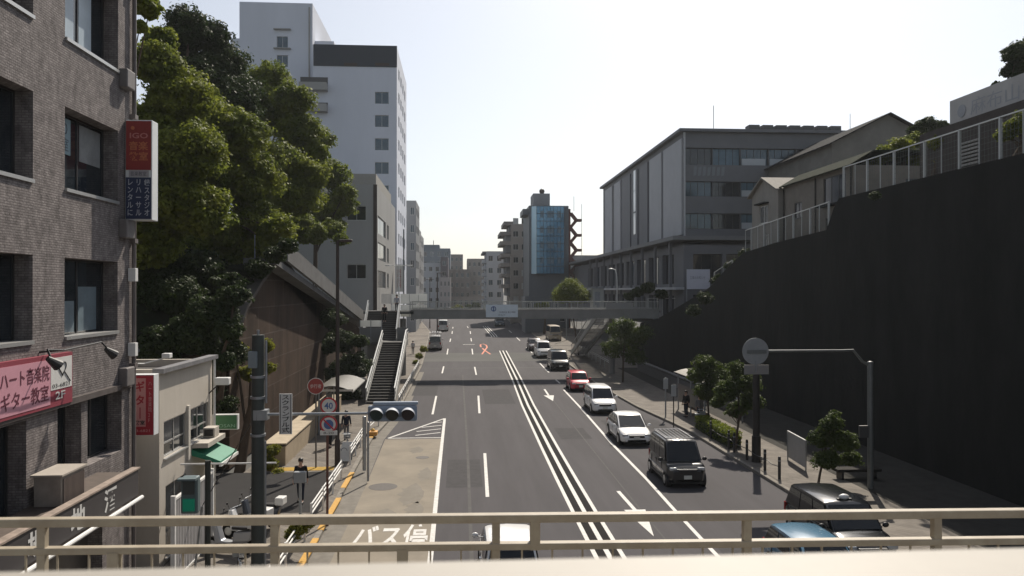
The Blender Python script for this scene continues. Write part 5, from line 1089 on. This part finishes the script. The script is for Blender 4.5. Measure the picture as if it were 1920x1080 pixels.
tree('street_tree', 'young street tree behind the black taxi', 'tree', [(1560, 795, 22), (1542, 822, 26), (1583, 828, 28), (1552, 862, 26), (1595, 860, 20), (1565, 778, 12)], 31.5, (14.9, 31.5, .15), leaf_e, 3800, .16, 43, SG, dY=.4, tr=.05)
tree('street_tree', 'shaded street tree under the right end of the footbridge', 'tree', [(1160, 620, 26), (1185, 640, 30), (1150, 655, 26), (1205, 625, 22), (1175, 610, 18), (1190, 670, 24)], 70, (14.9, 70, .15), leaf_e, 3200, .22, 44, SG, dY=.8, tr=.08)
tree('topiary_tree', 'rounded clipped tree in front of the glass tower', 'tree', [(1070, 550, 26), (1055, 556, 20), (1088, 556, 20), (1070, 540, 20)], 98, (15.2, 98, .3), leaf_d, 9000, .22, 45, None, dY=.6, tr=.1, clump=.5)
tree('shrub', 'dark planting in front of the school building', 'shrub', [(1195, 548, 12), (1215, 540, 14), (1240, 552, 12), (1180, 556, 10)], 78.9, (21.0, 78.9, 5.5), leaf_b, 2500, .3, 46, 'school planting', dY=1, limbs=False)
# hedge
hg = thing('hedge', 'low dark hedge between the right kerb and the pavement', 'hedge', (14.6, 44, .15)); rg = np.random.RandomState(5); k = 6000
P0 = np.stack([rg.uniform(14.2, 15.0, k), rg.uniform(40.2, 46.0, k), .2+rg.uniform(0, .75, k)**.8], 1); nr = rg.normal(size=(k, 3)); nr /= np.linalg.norm(nr, axis=1)[:, None]; u = np.cross(nr, rg.normal(size=(k, 3))); u /= np.linalg.norm(u, axis=1)[:, None]; v_ = np.cross(nr, u)
quads_obj('foliage', np.stack([P0-u*.06, P0-v_*.04, P0+u*.06, P0+v_*.04], 1).reshape(-1, 3), leaf_d, hg, (14.6, 44, .15)); MB().box((14.25, 40.3, .15), (14.95, 45.9, .7)).build('core', mat('hedge_core', (.02, .03, .012), .9), hg)
# round sign on its arm
sp_ = thing('road_sign', 'round sign seen from behind on a long arm from a tall grey pole', 'road sign', (16.3, 31.6, .15))
pole_m = mat('pole_mid_grey', (.16, .17, .17), .5, .4, n=.2); qx = PY(1632, 800, 31.6).x; qz = PY(1632, 680, 31.6).z; dz_ = PY(1418, 659, 31.4)
MB().tube([(qx, 31.6, .1), (qx, 31.6, qz)], .12, 16).ell((qx, 31.6, qz), (.13, .13, .07), 14, 8).build('pole', pole_m, sp_, smooth=True)
MB().tube([(qx, 31.6, qz-.15), (qx-.35, 31.6, qz+.05), (qx-.75, 31.6, dz_.z+.02), (qx-1.2, 31.6, dz_.z), (dz_.x+.2, 31.6, dz_.z)], .05, 10).build('arm', pole_m, sp_, smooth=True)
MB().cyl((dz_.x, 31.5, dz_.z), (dz_.x, 31.47, dz_.z), .56, 40).build('disc', mat('sign_back', (.30, .31, .32), .45, .3, n=.2, ns=2), sp_)
MB().box((dz_.x-.36, 31.43, dz_.z-.09), (dz_.x+.45, 31.468, dz_.z+.06)).build('bracket', pole_m, sp_)
p0 = PY(1395, 702, 31.5); p1 = PY(1441, 684, 31.5); MB().box((p0.x, 31.47, p0.z), (p1.x, 31.5, p1.z)).build('plate', mat('plate_back', (.22, .21, .205), .5, .2), sp_); MB().bar((dz_.x, 31.45, p0.z+.1), (dz_.x, 31.45, dz_.z-.4), .03).build('strap', steel_grey, sp_)
p0 = PY(1610, 820, 31.6); MB().box((p0.x, 31.5, p0.z), (qx-.13, 31.62, p0.z+.5)).build('small_box', mat('box_dark', (.06, .06, .06), .5), sp_)
# kerb fence posts, bollards
bol = None
for i, (px_, py_) in enumerate(((1372, 842), (1382, 848), (1434, 882), (1459, 898), (1405, 862), (1346, 822))):
    p = G(px_, py_, .15)
    if bol is None:
        bol = thing('bollard', 'dark slim bollard on the right kerb', 'bollard', (0, 0, 0), 'dark bollards along the right kerb'); MB().tube([(0, 0, -.02), (0, 0, .95)], .065, 12).ell((0, 0, .95), (.067, .067, .05), 12, 6).build('post', mat('bollard_black', (.02, .02, .022), .5), bol, smooth=True); MB().tube([(0, 0, .78), (0, 0, .84)], .068, 12).build('reflective_band', steel_grey, bol); o = bol
    else: o = copy_tree(bol)
    place(o, 14.15, p.y, .15)
    o['label'] = ['dark bollard at the near end of the hedge', 'dark bollard paired with the one by the hedge end', 'dark bollard in front of the white notice board', 'dark bollard nearest to the black taxi', 'dark bollard just before the tall dark lamp post', 'dark bollard hidden beside the middle of the hedge'][i]
ch = MB(); ys_ = [G(a, b_, .15).y for a, b_ in ((1346, 822), (1372, 842), (1405, 862), (1434, 882), (1459, 898))]
t = thing('chain_fence', 'low dark rails linking the bollards along the right kerb', 'fence', (14.15, 36, .15))
for a_, b_ in zip(ys_, ys_[1:]): ch.tube([(14.15, a_, .7), (14.15, (a_+b_)/2, .62), (14.15, b_, .7)], .02, 6)
ch.build('rails', mat('rail_dark', (.04, .04, .04), .5), t)
t = thing('notice_board', 'blank white board with a bright top edge standing on the right pavement', 'sign board', (16.5, 36.5, .15)); a0 = G(1477, 862, .15); a1 = G(1511, 884, .15)
MB().prism([(a0.x, a0.y, .3), (a1.x, a1.y, .3), (a1.x, a1.y, 1.55), (a0.x, a0.y, 1.55)], (.05, .05, 0)).build('board', mat('board_white', (.34, .34, .34), .6, n=.15), t); MB().bar((a0.x, a0.y, 1.575), (a1.x, a1.y, 1.575), .06, .04).build('edge', white_paint, t)
for p in (a0, a1): MB().bar((p.x, p.y, .1), (p.x, p.y, 1.5), .05).build('leg', steel_grey, t)
for x, yb, yt, nm in ((1248, 782, 708, 'slim pale bus stop post left of the right shelter'), (1392, 790, 762, 'short white pipe post beyond the round sign'), (1263, 800, 720, 'thin dark pole with a small plate by the right shelter')):
    p = G(x, yb, .15); zt = PY(x, yt, p.y).z; t = thing('sign_post', nm, 'sign post', (p.x, p.y, .15)); MB().tube([(p.x, p.y, .1), (p.x, p.y, zt)], .05 if x != 1263 else .035, 10).build('post', steel_grey if x != 1263 else black_m, t)
    if x != 1392: MB().box((p.x-.16, p.y-.06, zt-.75), (p.x+.16, p.y-.02, zt-.05)).build('plate', mat('plate_pale', (.35, .36, .37), .5), t)
t = thing('low_wall', 'low grey concrete wall in shade at the back of the right pavement', 'wall', (18.3, 64, .15)); MB().prism([(18.6, 50, .1), (18.6, 50, .9), (18.6, 80, 1.1), (18.6, 80, .1)], (.25, 0, 0)).build('body', mat('low_wall_grey', (.16, .16, .16), .85, n=.2), t); MB().box((18.55, 50, 1.12), (18.9, 80, 1.2)).build('coping', mat('low_coping', (.2, .2, .2), .8), t)
t = thing('wooden_bench', 'low dark bench at the foot of the right retaining wall', 'bench', (17.2, 33.5, .15)); MB().box((16.6, 33, .5), (18.6, 33.6, .62)).build('seat', mat('bench_dark', (.02, .018, .016), .8), t)
for x in (16.8, 18.3): MB().box((x, 33.05, .15), (x+.1, 33.55, .5)).build('leg', black_m, t)
# ================================================================== SCHOOL / OFFICE BLOCK
inst = mat('panel_dark_grey', (.15, .155, .165), .7, n=.15, ns=.6); inst_l = mat('panel_pale', (.40, .41, .43), .7, n=.12, ns=.5); inst_m = mat('panel_mid', (.14, .145, .16), .65, n=.12, ns=.6)
YI = 80.0; cI = PY(1281, 440, YI); tI = PY(1281, 243, YI); XI = cI.x; YE = PX(1131, 347, XI).y; XE = PY(1640, 300, YI).x
SW = []
for yt_, yb_ in ((277, 309), (340, 368), (400, 429)):
    z1 = PY(1300, yt_, YI).z; z0 = PY(1300, yb_, YI).z; x = XI+.15
    k = 0
    while x < XE-2: SW.append((x, z0, 3.0, z1-z0, 'four', (glass_blue, glass, glass_dim, glass_blue)[(k+int(yt_)) % 4])); x += 3.04; k += 1
zE = PY(1281, 443, YI).z
sch = bld('school_building', 'large dark grey four-storey school block with pale side panels on the right', 'building', XI, XE, YI, YE, 7.4, tI.z, inst, dark_roof, S=SW, depth=.35, par=.4, fm=dark_alu)
W_ = [(1283, 1243, inst_l), (1242, 1217, inst_l), (1216, 1199, inst_m), (1197, 1184, inst_m), (1183, 1166, inst_m), (1165, 1151, inst_l), (1149, 1134, inst_l)]
for a, b_, m_ in W_:
    y0 = PX(a-1, 400, XI-.1).y; y1 = PX(b_+1, 400, XI-.1).y; y0 = max(y0, YI+.05); MB().box((XI-.16, y0+.08, zE+.2), (XI-.002, y1-.08, tI.z-.9)).build('side_panel', m_, sch)
yw = PX(1194, 400, XI).y
for zf in (.25, .52, .76): MB().box((XI-.19, yw-.0, lerp(zE, tI.z, zf)-1), (XI-.165, yw+1.1, lerp(zE, tI.z, zf)+1.8)).build('strip_window', mat('bright_strip', (.75, .78, .8), .1), sch)
MB().box((XI-.5, YI-.5, tI.z-.25), (XE, YE+.5, tI.z+.06)).build('roof_slab', inst, sch)
MB().box((XI+.02, YI-.18, zE-.2), (XI+.2, YI-.01, tI.z-.3)).build('corner_fin', mat('fin_pale', (.4, .41, .42), .6), sch)
for i in range(7):
    x0 = PY(1405+i*25.5, 240, 90).x; MB().box((x0*.0+PY(1405+i*25.5, 240, 81).x, 81, tI.z+.07), (PY(1405+i*25.5, 240, 81).x+1.15, 82.2, tI.z+.85)).build('rooftop_unit', mat('rooftop_unit', (.09, .09, .09), .7, n=.2), sch)
p = PY(1338, 242, 84); MB().tube([(p.x, 84, tI.z), (p.x, 84, PY(1338, 198, 84).z)], .035, 6).build('lightning_rod', dark_brown, sch)
zt2 = PY(1300, 309, YI).z
for i in range(2, 10): MB().box((XI+.3+i*3.04, YI+.22, zt2+.05), (XI+.3+i*3.04+2.6, YI+.26, zt2+.75)).build('lower_panel', mat('frosted_panel', (.42, .45, .47), .4), sch)
for i, zz_ in ((2, PY(1300, 368, YI).z), (2, PY(1300, 429, YI).z)): MB().box((XI+.3+i*3.04, YI+.22, zz_+.05), (XI+.3+i*3.04+2.6, YI+.26, zz_+.7)).build('lower_panel', _M['frosted_panel'], sch)
# mural lettering band
q = MB(); z0 = PY(1300, 330, YI).z; z1 = PY(1300, 312, YI).z
for i in range(7): x = PY(1300, 320, YI).x+i*.5; q.prism([(x, YI-.012, z0), (x+.3, YI-.012, z0+.1), (x+.4, YI-.012, z1), (x+.05, YI-.012, z1-.1*(i % 2))], (0, .008, 0))
q.build('faded_mural', mat('mural_pale', (.18, .20, .21), .7), sch)
# lower podium with a canopy
XP = PY(1262, 440, 76).x; YP = 76.0; zc = PX(1262, 441, XP).z
pod = bld('school_podium', 'dim lower wing of the school with a wide flat canopy and deep glazed bays', 'building', XP+1.2, XE, YP+.5, YE+28, 5.2, zc-.9, inst_m, dark_roof,
          W=[(80+i*6.2, 9.2, 4.6, 3.2, 'three', glass_blue if i % 2 else glass) for i in range(9)]+[(80+i*6.2, 5.4, 4.6, 2.6, 'three', glass) for i in range(9)], S=[(XP+2.2+i*3.4, 9.2, 3.0, 3.0, 'three', glass) for i in range(6)]+[(XP+2.2+i*3.4, 5.5, 3.0, 2.6, 'three', glass) for i in range(6)], depth=.5, par=.05, fm=dark_alu)
MB().box((XP, YP, zc-.45), (XE, YE+30, zc-.05)).build('canopy', mat('canopy_grey', (.17, .175, .18), .7, n=.15), pod)
MB().box((XP+.3, YP+.2, 8.6), (XP+1.2, YE+28, 8.85)).build('floor_slab', inst_l, pod)
for i in range(9): y = 80+i*6.2-.8; MB().box((XP+.5, y, 5.2), (XP+.8, y+.3, zc-.46)).build('column', inst_m, pod)
bn = thing('banner', 'white banner with faint lettering hung in front of the school podium', 'banner', PY(1309, 545, 74)); a0 = PY(1288, 542, 74); a1 = PY(1331, 505, 74)
MB().box((a0.x, 74, a0.z), (a1.x, 74.03, a1.z)).build('sheet', mat('banner_grey', (.50, .52, .60), .8, n=.1), bn); text('工事のお知らせ', 1.5, .3, mat('ink_faint', (.18, .19, .24), .8), bn, (a0.x+.3, 73.99, (a0.z+a1.z)/2), 'S')
for x in (a0.x, a1.x): MB().bar((x, 74.05, a0.z-1.5), (x, 74.05, a1.z), .05).build('pole', steel_grey, bn)
t = thing('ticket_booth', 'small pale grey hut with a door near the right end of the footbridge', 'hut', (18.5, 96, 4.2)); a0 = PY(1112, 575, 96); a1 = PY(1132, 541, 96); MB().box((a0.x, 96, 4.2), (a1.x, 98, a1.z)).build('wall', mat('hut_grey', (.38, .39, .38), .7), t); MB().box((a0.x-.2, 95.8, a1.z), (a1.x+.2, 98.2, a1.z+.12)).build('roof', grey_paint, t); MB().box((a0.x+.2, 95.98, 4.2), (a0.x+.9, 95.995, a1.z-.4)).build('door', grey_paint, t)
#@@FAR
# ================================================================== LEFT TOWERS AND THE FAR STREET
wt_ = mat('tower_white', (.64, .67, .74), .8, n=.1, ns=.15, c2=(.56, .59, .65), stretch=(1, 1, .2)); gy = mat('building_grey', (.34, .34, .33), .8, n=.12, ns=.3, c2=(.29, .29, .28), stretch=(1, 1, .3))
YT = 115.0; XT = PY(744, 300, YT).x; x0 = PY(586, 300, YT).x; zt = PY(700, 86, YT).z; YTE = PX(762, 300, XT).y
S = [(PY(703, 0, YT).x, PY(0, y+22, YT).z, PY(729, 0, YT).x-PY(703, 0, YT).x, 1.75, 'slide', glass_blue) for y in (161, 206, 251, 297, 342, 388)]
Ew = []
for j in range(9): 
    for i in range(4): Ew.append((YT+3+i*(YTE-YT-4)/4, 12+j*3.57, 2.0, 1.6, 'slide', glass_blue))
tw = bld('apartment_tower', 'tall white tower block with a dark roof band behind the hillside trees', 'building', x0, XT, YT, YTE, 0, zt, wt_, dark_roof, S=S, E=Ew, depth=.2, par=.8, fm=alu)
MB().box((PY(588, 0, YT).x, YT-.08, PY(0, 112, YT).z), (XT+.03, YT-.005, zt+.05)).build('roof_band', mat('band_slate', (.018, .028, .042), .7), tw)
for px_ in ((645, 670), (703, 730)): a = PY(px_[0], 118, YT); b2 = PY(px_[1], 124, YT); MB().box((a.x, YT-.1, b2.z), (b2.x, YT-.004, a.z)).build('vent_slot', dark_brown, tw)
for yt2, yb2 in ((140, 168), (188, 208)):
    a = PY(560, yt2, YT-1.2); b2 = PY(612, yb2, YT-1.2); MB().box((a.x, YT-1.2, b2.z), (b2.x, YT, b2.z+1.1)).build('balcony', gy, tw); MB().box((a.x, YT-.05, b2.z+1.1), (b2.x, YT-.003, a.z)).build('balcony_opening', mat('shade_grey', (.10, .10, .10), .8), tw)
# taller core
xa = PY(449, 0, 122).x; xb = PY(586, 0, 122).x
S = [(PY(519, 0, 122).x, PY(0, y, 122).z, 1.7, 1.8, 'slide', glass_blue) for y in (79, 115)]
core = bld('apartment_tower', 'higher white stair tower rising out of the top of the picture', 'building', xa, xb, 122, 140, 0, PY(0, -8, 122).z, wt_, dark_roof, S=S, depth=.2, fm=alu)
MB().box((PY(432, 0, 122).x, 122.1, 20), (xa-.01, 138, PY(0, 62, 122).z)).build('side_wing', wt_, core)
a = PY(580, 20, 121.9); MB().tube([(a.x, 121.9, 30), (a.x, 121.9, PY(0, 0, 122).z)], .12, 8).build('drain_pipe', gy, core)
for z_ in (77, 113): a = PY(513, z_-22, 121.7); MB().box((a.x, 121.5, a.z), (a.x+2.6, 121.99, a.z+.15)).build('window_hood', gy, core)
MB().box((PY(590, 0, 124).x, 124, zt-.7), (PY(626, 0, 124).x, 130, PY(0, 64, 124).z)).build('rooftop_room', wt_, tw)
# grey lower building
YG = 87.0; XG = PY(706, 450, YG).x; zg = PY(690, 346, YG).z; YGE = PX(741, 450, XG).y; xg0 = PY(640, 450, YG).x-8
S = [(PY(651, 0, YG).x, PY(0, y+25, YG).z, 2.1, 1.6, 'slide') for y in (384, 497)]
Ew = []
for yt_, yb_ in ((398, 438), (453, 487), (510, 540)):
    z0 = PX(710, yb_, XG).z; z1 = z0+2.0
    Ew.append((YG+1.2, z0, 9.5, 2.0, 'six', glass)); Ew.append((YG+12.6, z0+.1, 2.2, 1.8, 'slide', glass)); 
gb = bld('office_building', 'plain grey five-storey building with rows of louvred windows beside the footbridge stairs', 'building', xg0, XG, YG, YGE, 0, zg, gy, dark_roof, S=S, E=Ew, depth=.15, par=.5, fm=alu)
MB().box((XG-.35, YG-.1, .1), (XG+.06, YG+.02, zg)).build('corner_pipe', dark_brown, gb)
MB().box((PY(655, 0, 92).x, 92, zg-.3), (XG-.6, YGE, PY(0, 319, 92).z)).build('upper_storey', mat('building_beige', (.33, .32, .29), .8, n=.1), gb)
# signboard on building
a0 = PX(744, 545, XG+1.0); t = thing('projecting_sign', 'white vertical sign board on the white tower above the footbridge', 'sign', (XG+.5, YGE-1, 8)); a0 = PY(742, 547, 109); a1 = PY(757, 496, 109); MB().box((a0.x, 109, a0.z), (a1.x, 109.3, a1.z)).build('board', wht, t); vtext('歯科医院', .5, 2.6, redp, t, (a0.x+.25, 108.98, a0.z+.6), 'S')
def pxb(name, label, xL, xR, yT, Y, depth, m, nx, nz, sty='slide', side=None, fh=3.2, ww=None, z0=None, group='buildings far along the street', ft=1.0):
    X0 = PY(xL, 500, Y).x; X1 = PY(xR, 500, Y).x; z1 = PY(900, yT, Y).z; zb = gz(Y) if z0 is None else z0
    W__ = X1-X0; st_ = W__/nx; w_ = ww or st_*.5; S = []
    for j in range(nz):
        z = z1-ft-1.6-j*fh
        if z < zb+.5: break
        for i in range(nx): S.append((X0+st_*(i+.5)-w_/2, z, w_, 1.4, sty, glass_blue if random.random() < .5 else glass))
    Sd = []
    if side:
        for j in range(nz):
            z = z1-ft-1.6-j*fh
            if z < zb+.5: break
            k = max(1, int(depth/4))
            for i in range(k): Sd.append((Y+1+i*(depth-2)/k, z, 1.7, 1.4, 'slide', glass))
    return bld(name, label, 'building', X0, X1, Y, Y+depth, zb, z1, m, dark_roof, S=S, E=Sd if side == 'E' else (), W=Sd if side == 'W' else (), depth=.15, par=.4, group=group)
g1 = mat('far_grey', (.25, .26, .27), .8, n=.12, ns=.3); g2 = mat('far_light', (.42, .44, .46), .8, n=.1, ns=.3); g3 = mat('far_beige', (.30, .275, .25), .8, n=.12, ns=.3); g4 = mat('far_slate', (.19, .22, .25), .8, n=.12, ns=.3); g5 = mat('far_brown', (.24, .22, .205), .8, n=.15, ns=.3)
pxb('office_building', 'tall grey slab just beyond the white tower with a stepped top', 752, 780, 377, 141, 12, g1, 2, 10, side='E')
pxb('office_building', 'dark glossy narrow building next along the left pavement', 764, 783, 426, 154, 14, mat('far_dark', (.10, .10, .105), .5), 2, 8, side='E')
pxb('office_building', 'slim dark building at the end of the left row', 776, 789, 440, 171, 14, g1, 1, 7, side='E')
b3 = pxb('office_building', 'slate grey block with a raised rooftop hut in the left distance', 790, 844, 466, 262, 20, g4, 4, 6)
MB().box((PY(793, 0, 264).x, 264, PY(0, 466, 262).z), (PY(824, 0, 264).x, 274, PY(0, 455, 262).z)).build('rooftop_hut', g4, b3); MB().tube([(PY(813, 0, 266).x, 266, PY(0, 455, 262).z), (PY(813, 0, 266).x, 266, PY(0, 446, 262).z)], .12, 6).build('mast', dark_brown, b3)
pxb('apartment_building', 'pale bluish low apartment house in the left distance', 789, 826, 493, 238, 14, g2, 3, 5)
pxb('office_building', 'narrow building with a dark blank panel beside the pale apartment house', 826, 840, 482, 236, 14, mat('far_panel', (.13, .12, .13), .8), 1, 3)
pxb('apartment_building', 'low pinkish house with small windows below the dark panel', 824, 845, 520, 232, 6, mat('far_pink', (.36, .33, .32), .8), 3, 4)
pxb('apartment_building', 'grey brown apartment block with rooftop railings in the middle distance', 844, 868, 477, 300, 20, g5, 3, 7)
pxb('apartment_building', 'long brownish block with dark window bands closing the street', 842, 882, 505, 252, 16, g5, 4, 6)
pxb('apartment_building', 'beige six-storey block at the bend of the street', 876, 912, 485, 262, 18, g3, 4, 7)
pxb('office_building', 'low beige shopfront row under the far blocks', 826, 912, 556, 248, 8, g3, 8, 1, fh=2.5)
w1 = pxb('apartment_building', 'white apartment house with stacked balconies in the middle distance', 912, 944, 471, 205, 18, g2, 2, 9, side='W')
for j in range(8):
    z = PY(0, 484+j*13, 205).z; a = PY(905, 0, 205).x; MB().box((a, 206, z-.9), (PY(913, 0, 205).x, 214, z)).build('balcony', g2, w1)
MB().box((PY(905, 0, 205).x, 205.5, PY(0, 471, 205).z), (PY(944, 0, 205).x, 223, PY(0, 468, 205).z)).build('roof_slab', g1, w1)
b5 = bld('apartment_building', 'beige balcony building left of the blue glass tower', 'building', PY(958, 500, 172).x, PY(990, 500, 172).x+6, 172, 188, gz(172), PY(0, 418, 172).z, g3, dark_roof, S=wgrid(PY(962, 0, 172).x, 6, 1.2, 1.3, 2, 7, 1.9, 2.9), depth=.15)
for j, (xl_, y_) in enumerate(((945, 418), (938, 437), (938, 455), (939, 478), (939, 496), (940, 516), (940, 536))):
    a = PY(xl_, y_, 172); MB().box((a.x, 172.1, a.z-.5), (PY(962, 0, 172).x, 184, a.z+.35)).build('balcony', g3 if j > 1 else g5, b5)
    MB().box((a.x+1.2, 173, a.z-2.2), (PY(960, 0, 172).x, 183, a.z-.5)).build('recess_wall', g1, b5)
t = thing('pillar', 'pale square chimney-like pillar beside the beige balcony building', 'pillar', PY(960, 585, 168)); a0 = PY(957, 585, 168); a1 = PY(963, 478, 168); MB().box((a0.x, 168, gz(168)), (a1.x, 169, a1.z)).build('shaft', g3, t); MB().box((a0.x-.15, 167.9, a1.z), (a1.x+.15, 169.1, a1.z+.2)).build('cap', g3, t)
# glass tower
YQ = 150.0; q0 = PY(992, 0, YQ).x; q1 = PY(1005, 0, YQ).x; q2 = PY(1056, 0, YQ).x; q3 = PY(1066, 0, YQ).x; zq = PY(0, 378, YQ).z; zq0 = PY(0, 512, YQ).z
slate = mat('tower_slate', (.10, .115, .13), .6, n=.1)
gt = bld('glass_tower', 'slender office tower with a blue curtain wall and rooftop hut', 'building', q0, q3, YQ, YQ+14, gz(YQ), zq, slate, dark_roof, depth=.1, par=.3, S=[(q0+1.0, 2.5, 6, 2.5, 'four', glass)])
cw = mat('curtain_glass', (.10, .27, .42), .12, .3, .8, n=.55, ns=.35, c2=(.04, .13, .21))
cwl = mat('curtain_glass_light', (.42, .60, .70), .2, .2)
MB().box((q1, YQ-1.2, zq0), (q2, YQ-.002, zq-.2)).build('curtain_wall', cw, gt)
MB().prism([(q1-.9, YQ-.004, zq0), (q1-.002, YQ-1.2, zq0), (q1-.002, YQ-.004, zq0)], (0, 0, zq-.2-zq0)).build('curtain_wall', cwl, gt, label='pale angled edge of the glass front')
q = MB(); nfl = 9
for j in range(nfl+1): z = lerp(zq0, zq-.2, j/nfl); q.box((q1-.05, YQ-1.25, z-.06), (q2+.05, YQ-1.202, z+.06))
for i in range(9): x = lerp(q1, q2, i/8); q.box((x-.03, YQ-1.24, zq0), (x+.03, YQ-1.203, zq-.2))
q.build('mullions', mat('mullion_dark', (.03, .05, .07), .5), gt)
for j in (1, 3, 5, 7):
    for i in (1, 3, 4, 6): x = lerp(q1, q2, i/8); z = lerp(zq0, zq, j/nfl); MB().box((x+.1, YQ-1.215, z+.5), (x+.7, YQ-1.2015, z+1.8)).build('blind', glass_dim, gt)
MB().box((PY(1000, 0, 152).x, 152, zq-.3), (PY(1031, 0, 152).x, 158, PY(0, 354, 152).z)).build('rooftop_hut', g1, gt); MB().ell((PY(1016, 0, 154).x, 154, PY(0, 350, 154).z), (.55, .55, .55), 14, 8).build('dish', dark_brown, gt)
MB().box((PY(981, 0, YQ).x, YQ+.5, PY(0, 395, YQ).z), (q0-.002, YQ+8, PY(0, 384, YQ).z)).build('roof_wing', slate, gt)
rust = mat('rust_red', (.10, .03, .025), .7)
fe = thing('fire_escape', 'zigzag rust-red outdoor stairs on the side of the glass tower', 'stairs', ((q3+1.2), YQ+2, gz(YQ))); 
for j in range(6):
    z = zq-1.2-j*2.95; zig = MB()
    zig.prism([(q3+.2, YQ+1, z), (q3+.9, YQ+1, z), (q3+2.1, YQ+1, z-1.5), (q3+1.4, YQ+1, z-1.5)], (0, 1.2, 0)); zig.prism([(q3+1.4, YQ+1, z-1.5), (q3+2.1, YQ+1, z-1.5), (q3+.9, YQ+1, z-2.95), (q3+.2, YQ+1, z-2.95)], (0, 1.2, 0)); zig.box((q3+1.9, YQ+.9, z-1.75), (q3+2.7, YQ+2.3, z-1.25)); zig.build('flight', rust, fe)
MB().box((q3+.002, YQ+.8, gz(YQ)), (q3+.5, YQ+2.4, zq-.5)).build('column', rust, fe); MB().tube([(q3+2.75, YQ+1, gz(YQ)), (q3+2.75, YQ+1, zq+.5)], .05, 6).tube([(q3+1.2, YQ+1, zq-1), (q3+1.2, YQ+1, zq+2)], .05, 6).build('pole', steel_grey, fe)
pxb('apartment_building', 'dim low block between the glass tower and the school', 1060, 1120, 478, 190, 20, g1, 5, 4)
pxb('office_building', 'low dark shop building below the glass tower', 985, 1050, 556, 138, 8, slate, 4, 1)
# street furniture in the far gap
for i, (x, yb, yt, Y) in enumerate(((757, 560, 430, 96), (1062, 600, 540, 120))):
    a = PY(x, yt, Y); t = thing('utility_pole', ['thin pole in front of the white tower corner', 'thin pole near the clipped round tree'][i], 'pole', (a.x, Y, gz(Y)+.15)); MB().tube([(a.x, Y, gz(Y)), (a.x, Y, a.z)], .09, 8).build('shaft', grey_paint, t)
ht = 'trees in the distance at the end of the road'
tree('tree', 'small far roadside tree left of the footbridge banner', 'tree', [(880, 578, 9), (892, 574, 8), (870, 582, 7)], 200, (2.0, 200, 2), leaf_d, 1500, .5, 51, ht)
tree('tree', 'small far roadside tree behind the footbridge deck', 'tree', [(1010, 575, 8), (1022, 572, 8)], 135, (14.8, 135, 1), leaf_d, 1500, .4, 52, ht)
tree('tree', 'far roadside tree near the centre of the footbridge', 'tree', [(850, 583, 8), (860, 578, 8)], 205, (-2.5, 205, 2), leaf_c, 1200, .5, 53, ht)
#@@CAMBRIDGE
# ================================================================== THE BRIDGE THE PHOTO IS TAKEN FROM
ivory = mat('ivory_paint', (.38, .335, .255), .5, n=.3, ns=7, c2=(.27, .225, .165))
ivory2 = mat('ivory_parapet', (.37, .345, .30), .55, n=.14, ns=6)
pp = thing('parapet', 'thick ivory parapet rail right in front of the viewer', 'parapet', (0, .55, 6.0))
MB().box((-3, .48, 8.16), (3, .60, 8.295)).build('cap_rail', ivory2, pp, bevel=.012)
MB().box((-3, .52, 6.2), (3, .58, 8.16)).build('panel', ivory, pp)
dkm = mat('deck_concrete', (.25, .24, .22), .85, n=.3)
MB().box((-14, -1.6, 5.9), (24, 4.4, 6.2)).build('bridge_deck', dkm, base=(0, 1.4, 6.05), label='concrete deck of the bridge under the viewer', cat='bridge deck')
rl = thing('railing', 'ivory steel railing with short posts crossing the bottom of the view', 'railing', (0, 4, 6.2))
def rp(px_, z): 
    d = ray(px_, 1000); k = 4.0/(d[1]+.035*d[0]); return Vector((d[0]*k, d[1]*k, z))
zt_, zl_ = 7.352, 7.205
a, b_ = Vector((-9, 4.0+.035*9, 0)), Vector((14, 4.0-.035*14, 0))
MB().bar((a.x, a.y, zt_-.025), (b_.x, b_.y, zt_-.025), .052, .043).build('top_rail', ivory, rl, bevel=.006)
MB().bar((a.x, a.y, zl_-.022), (b_.x, b_.y, zl_-.022), .048, .036).build('lower_rail', ivory, rl, bevel=.006)
MB().bar((a.x, a.y, 6.35), (b_.x, b_.y, 6.35), .05, .045).build('bottom_rail', ivory, rl)
for px_ in (-760, -340, 80, 516, 930, 1400, 1755, 2180):
    p = rp(px_, 0); MB().bar((p.x, p.y, 6.2), (p.x, p.y, zt_-.03), .04).build('post', ivory, rl)
p = rp(1003, 0); MB().bar((p.x, p.y, zl_-.04), (p.x, p.y, zt_-.04), .05).build('joint_plate', ivory, rl)
for px_ in (755, 215): p = rp(px_, 0); MB().bar((p.x, p.y, 6.3), (p.x, p.y, zl_-.03), .055).build('joint_plate', ivory, rl)
q = MB(); x = -8.0
while x < 13: q.bar((x, 4.0-.035*x, 6.35), (x, 4.0-.035*x, zl_-.03), .009); x += .157
q.build('balusters', ivory, rl)
hz = MB().box((-420, -60, -1.5), (420, 420, 75)).build('haze', [], kind='stuff')
hm = bpy.data.materials.new('haze_air'); hm.use_nodes = True; ht_ = hm.node_tree; ht_.nodes.remove(ht_.nodes['Principled BSDF'])
pv = ht_.nodes.new('ShaderNodeVolumePrincipled'); pv.inputs['Color'].default_value = (.86, .90, .95, 1); pv.inputs['Density'].default_value = .0002; pv.inputs['Anisotropy'].default_value = .35
ht_.links.new(pv.outputs[0], ht_.nodes['Material Output'].inputs['Volume']); hz.data.materials.clear(); hz.data.materials.append(hm)
#@@END
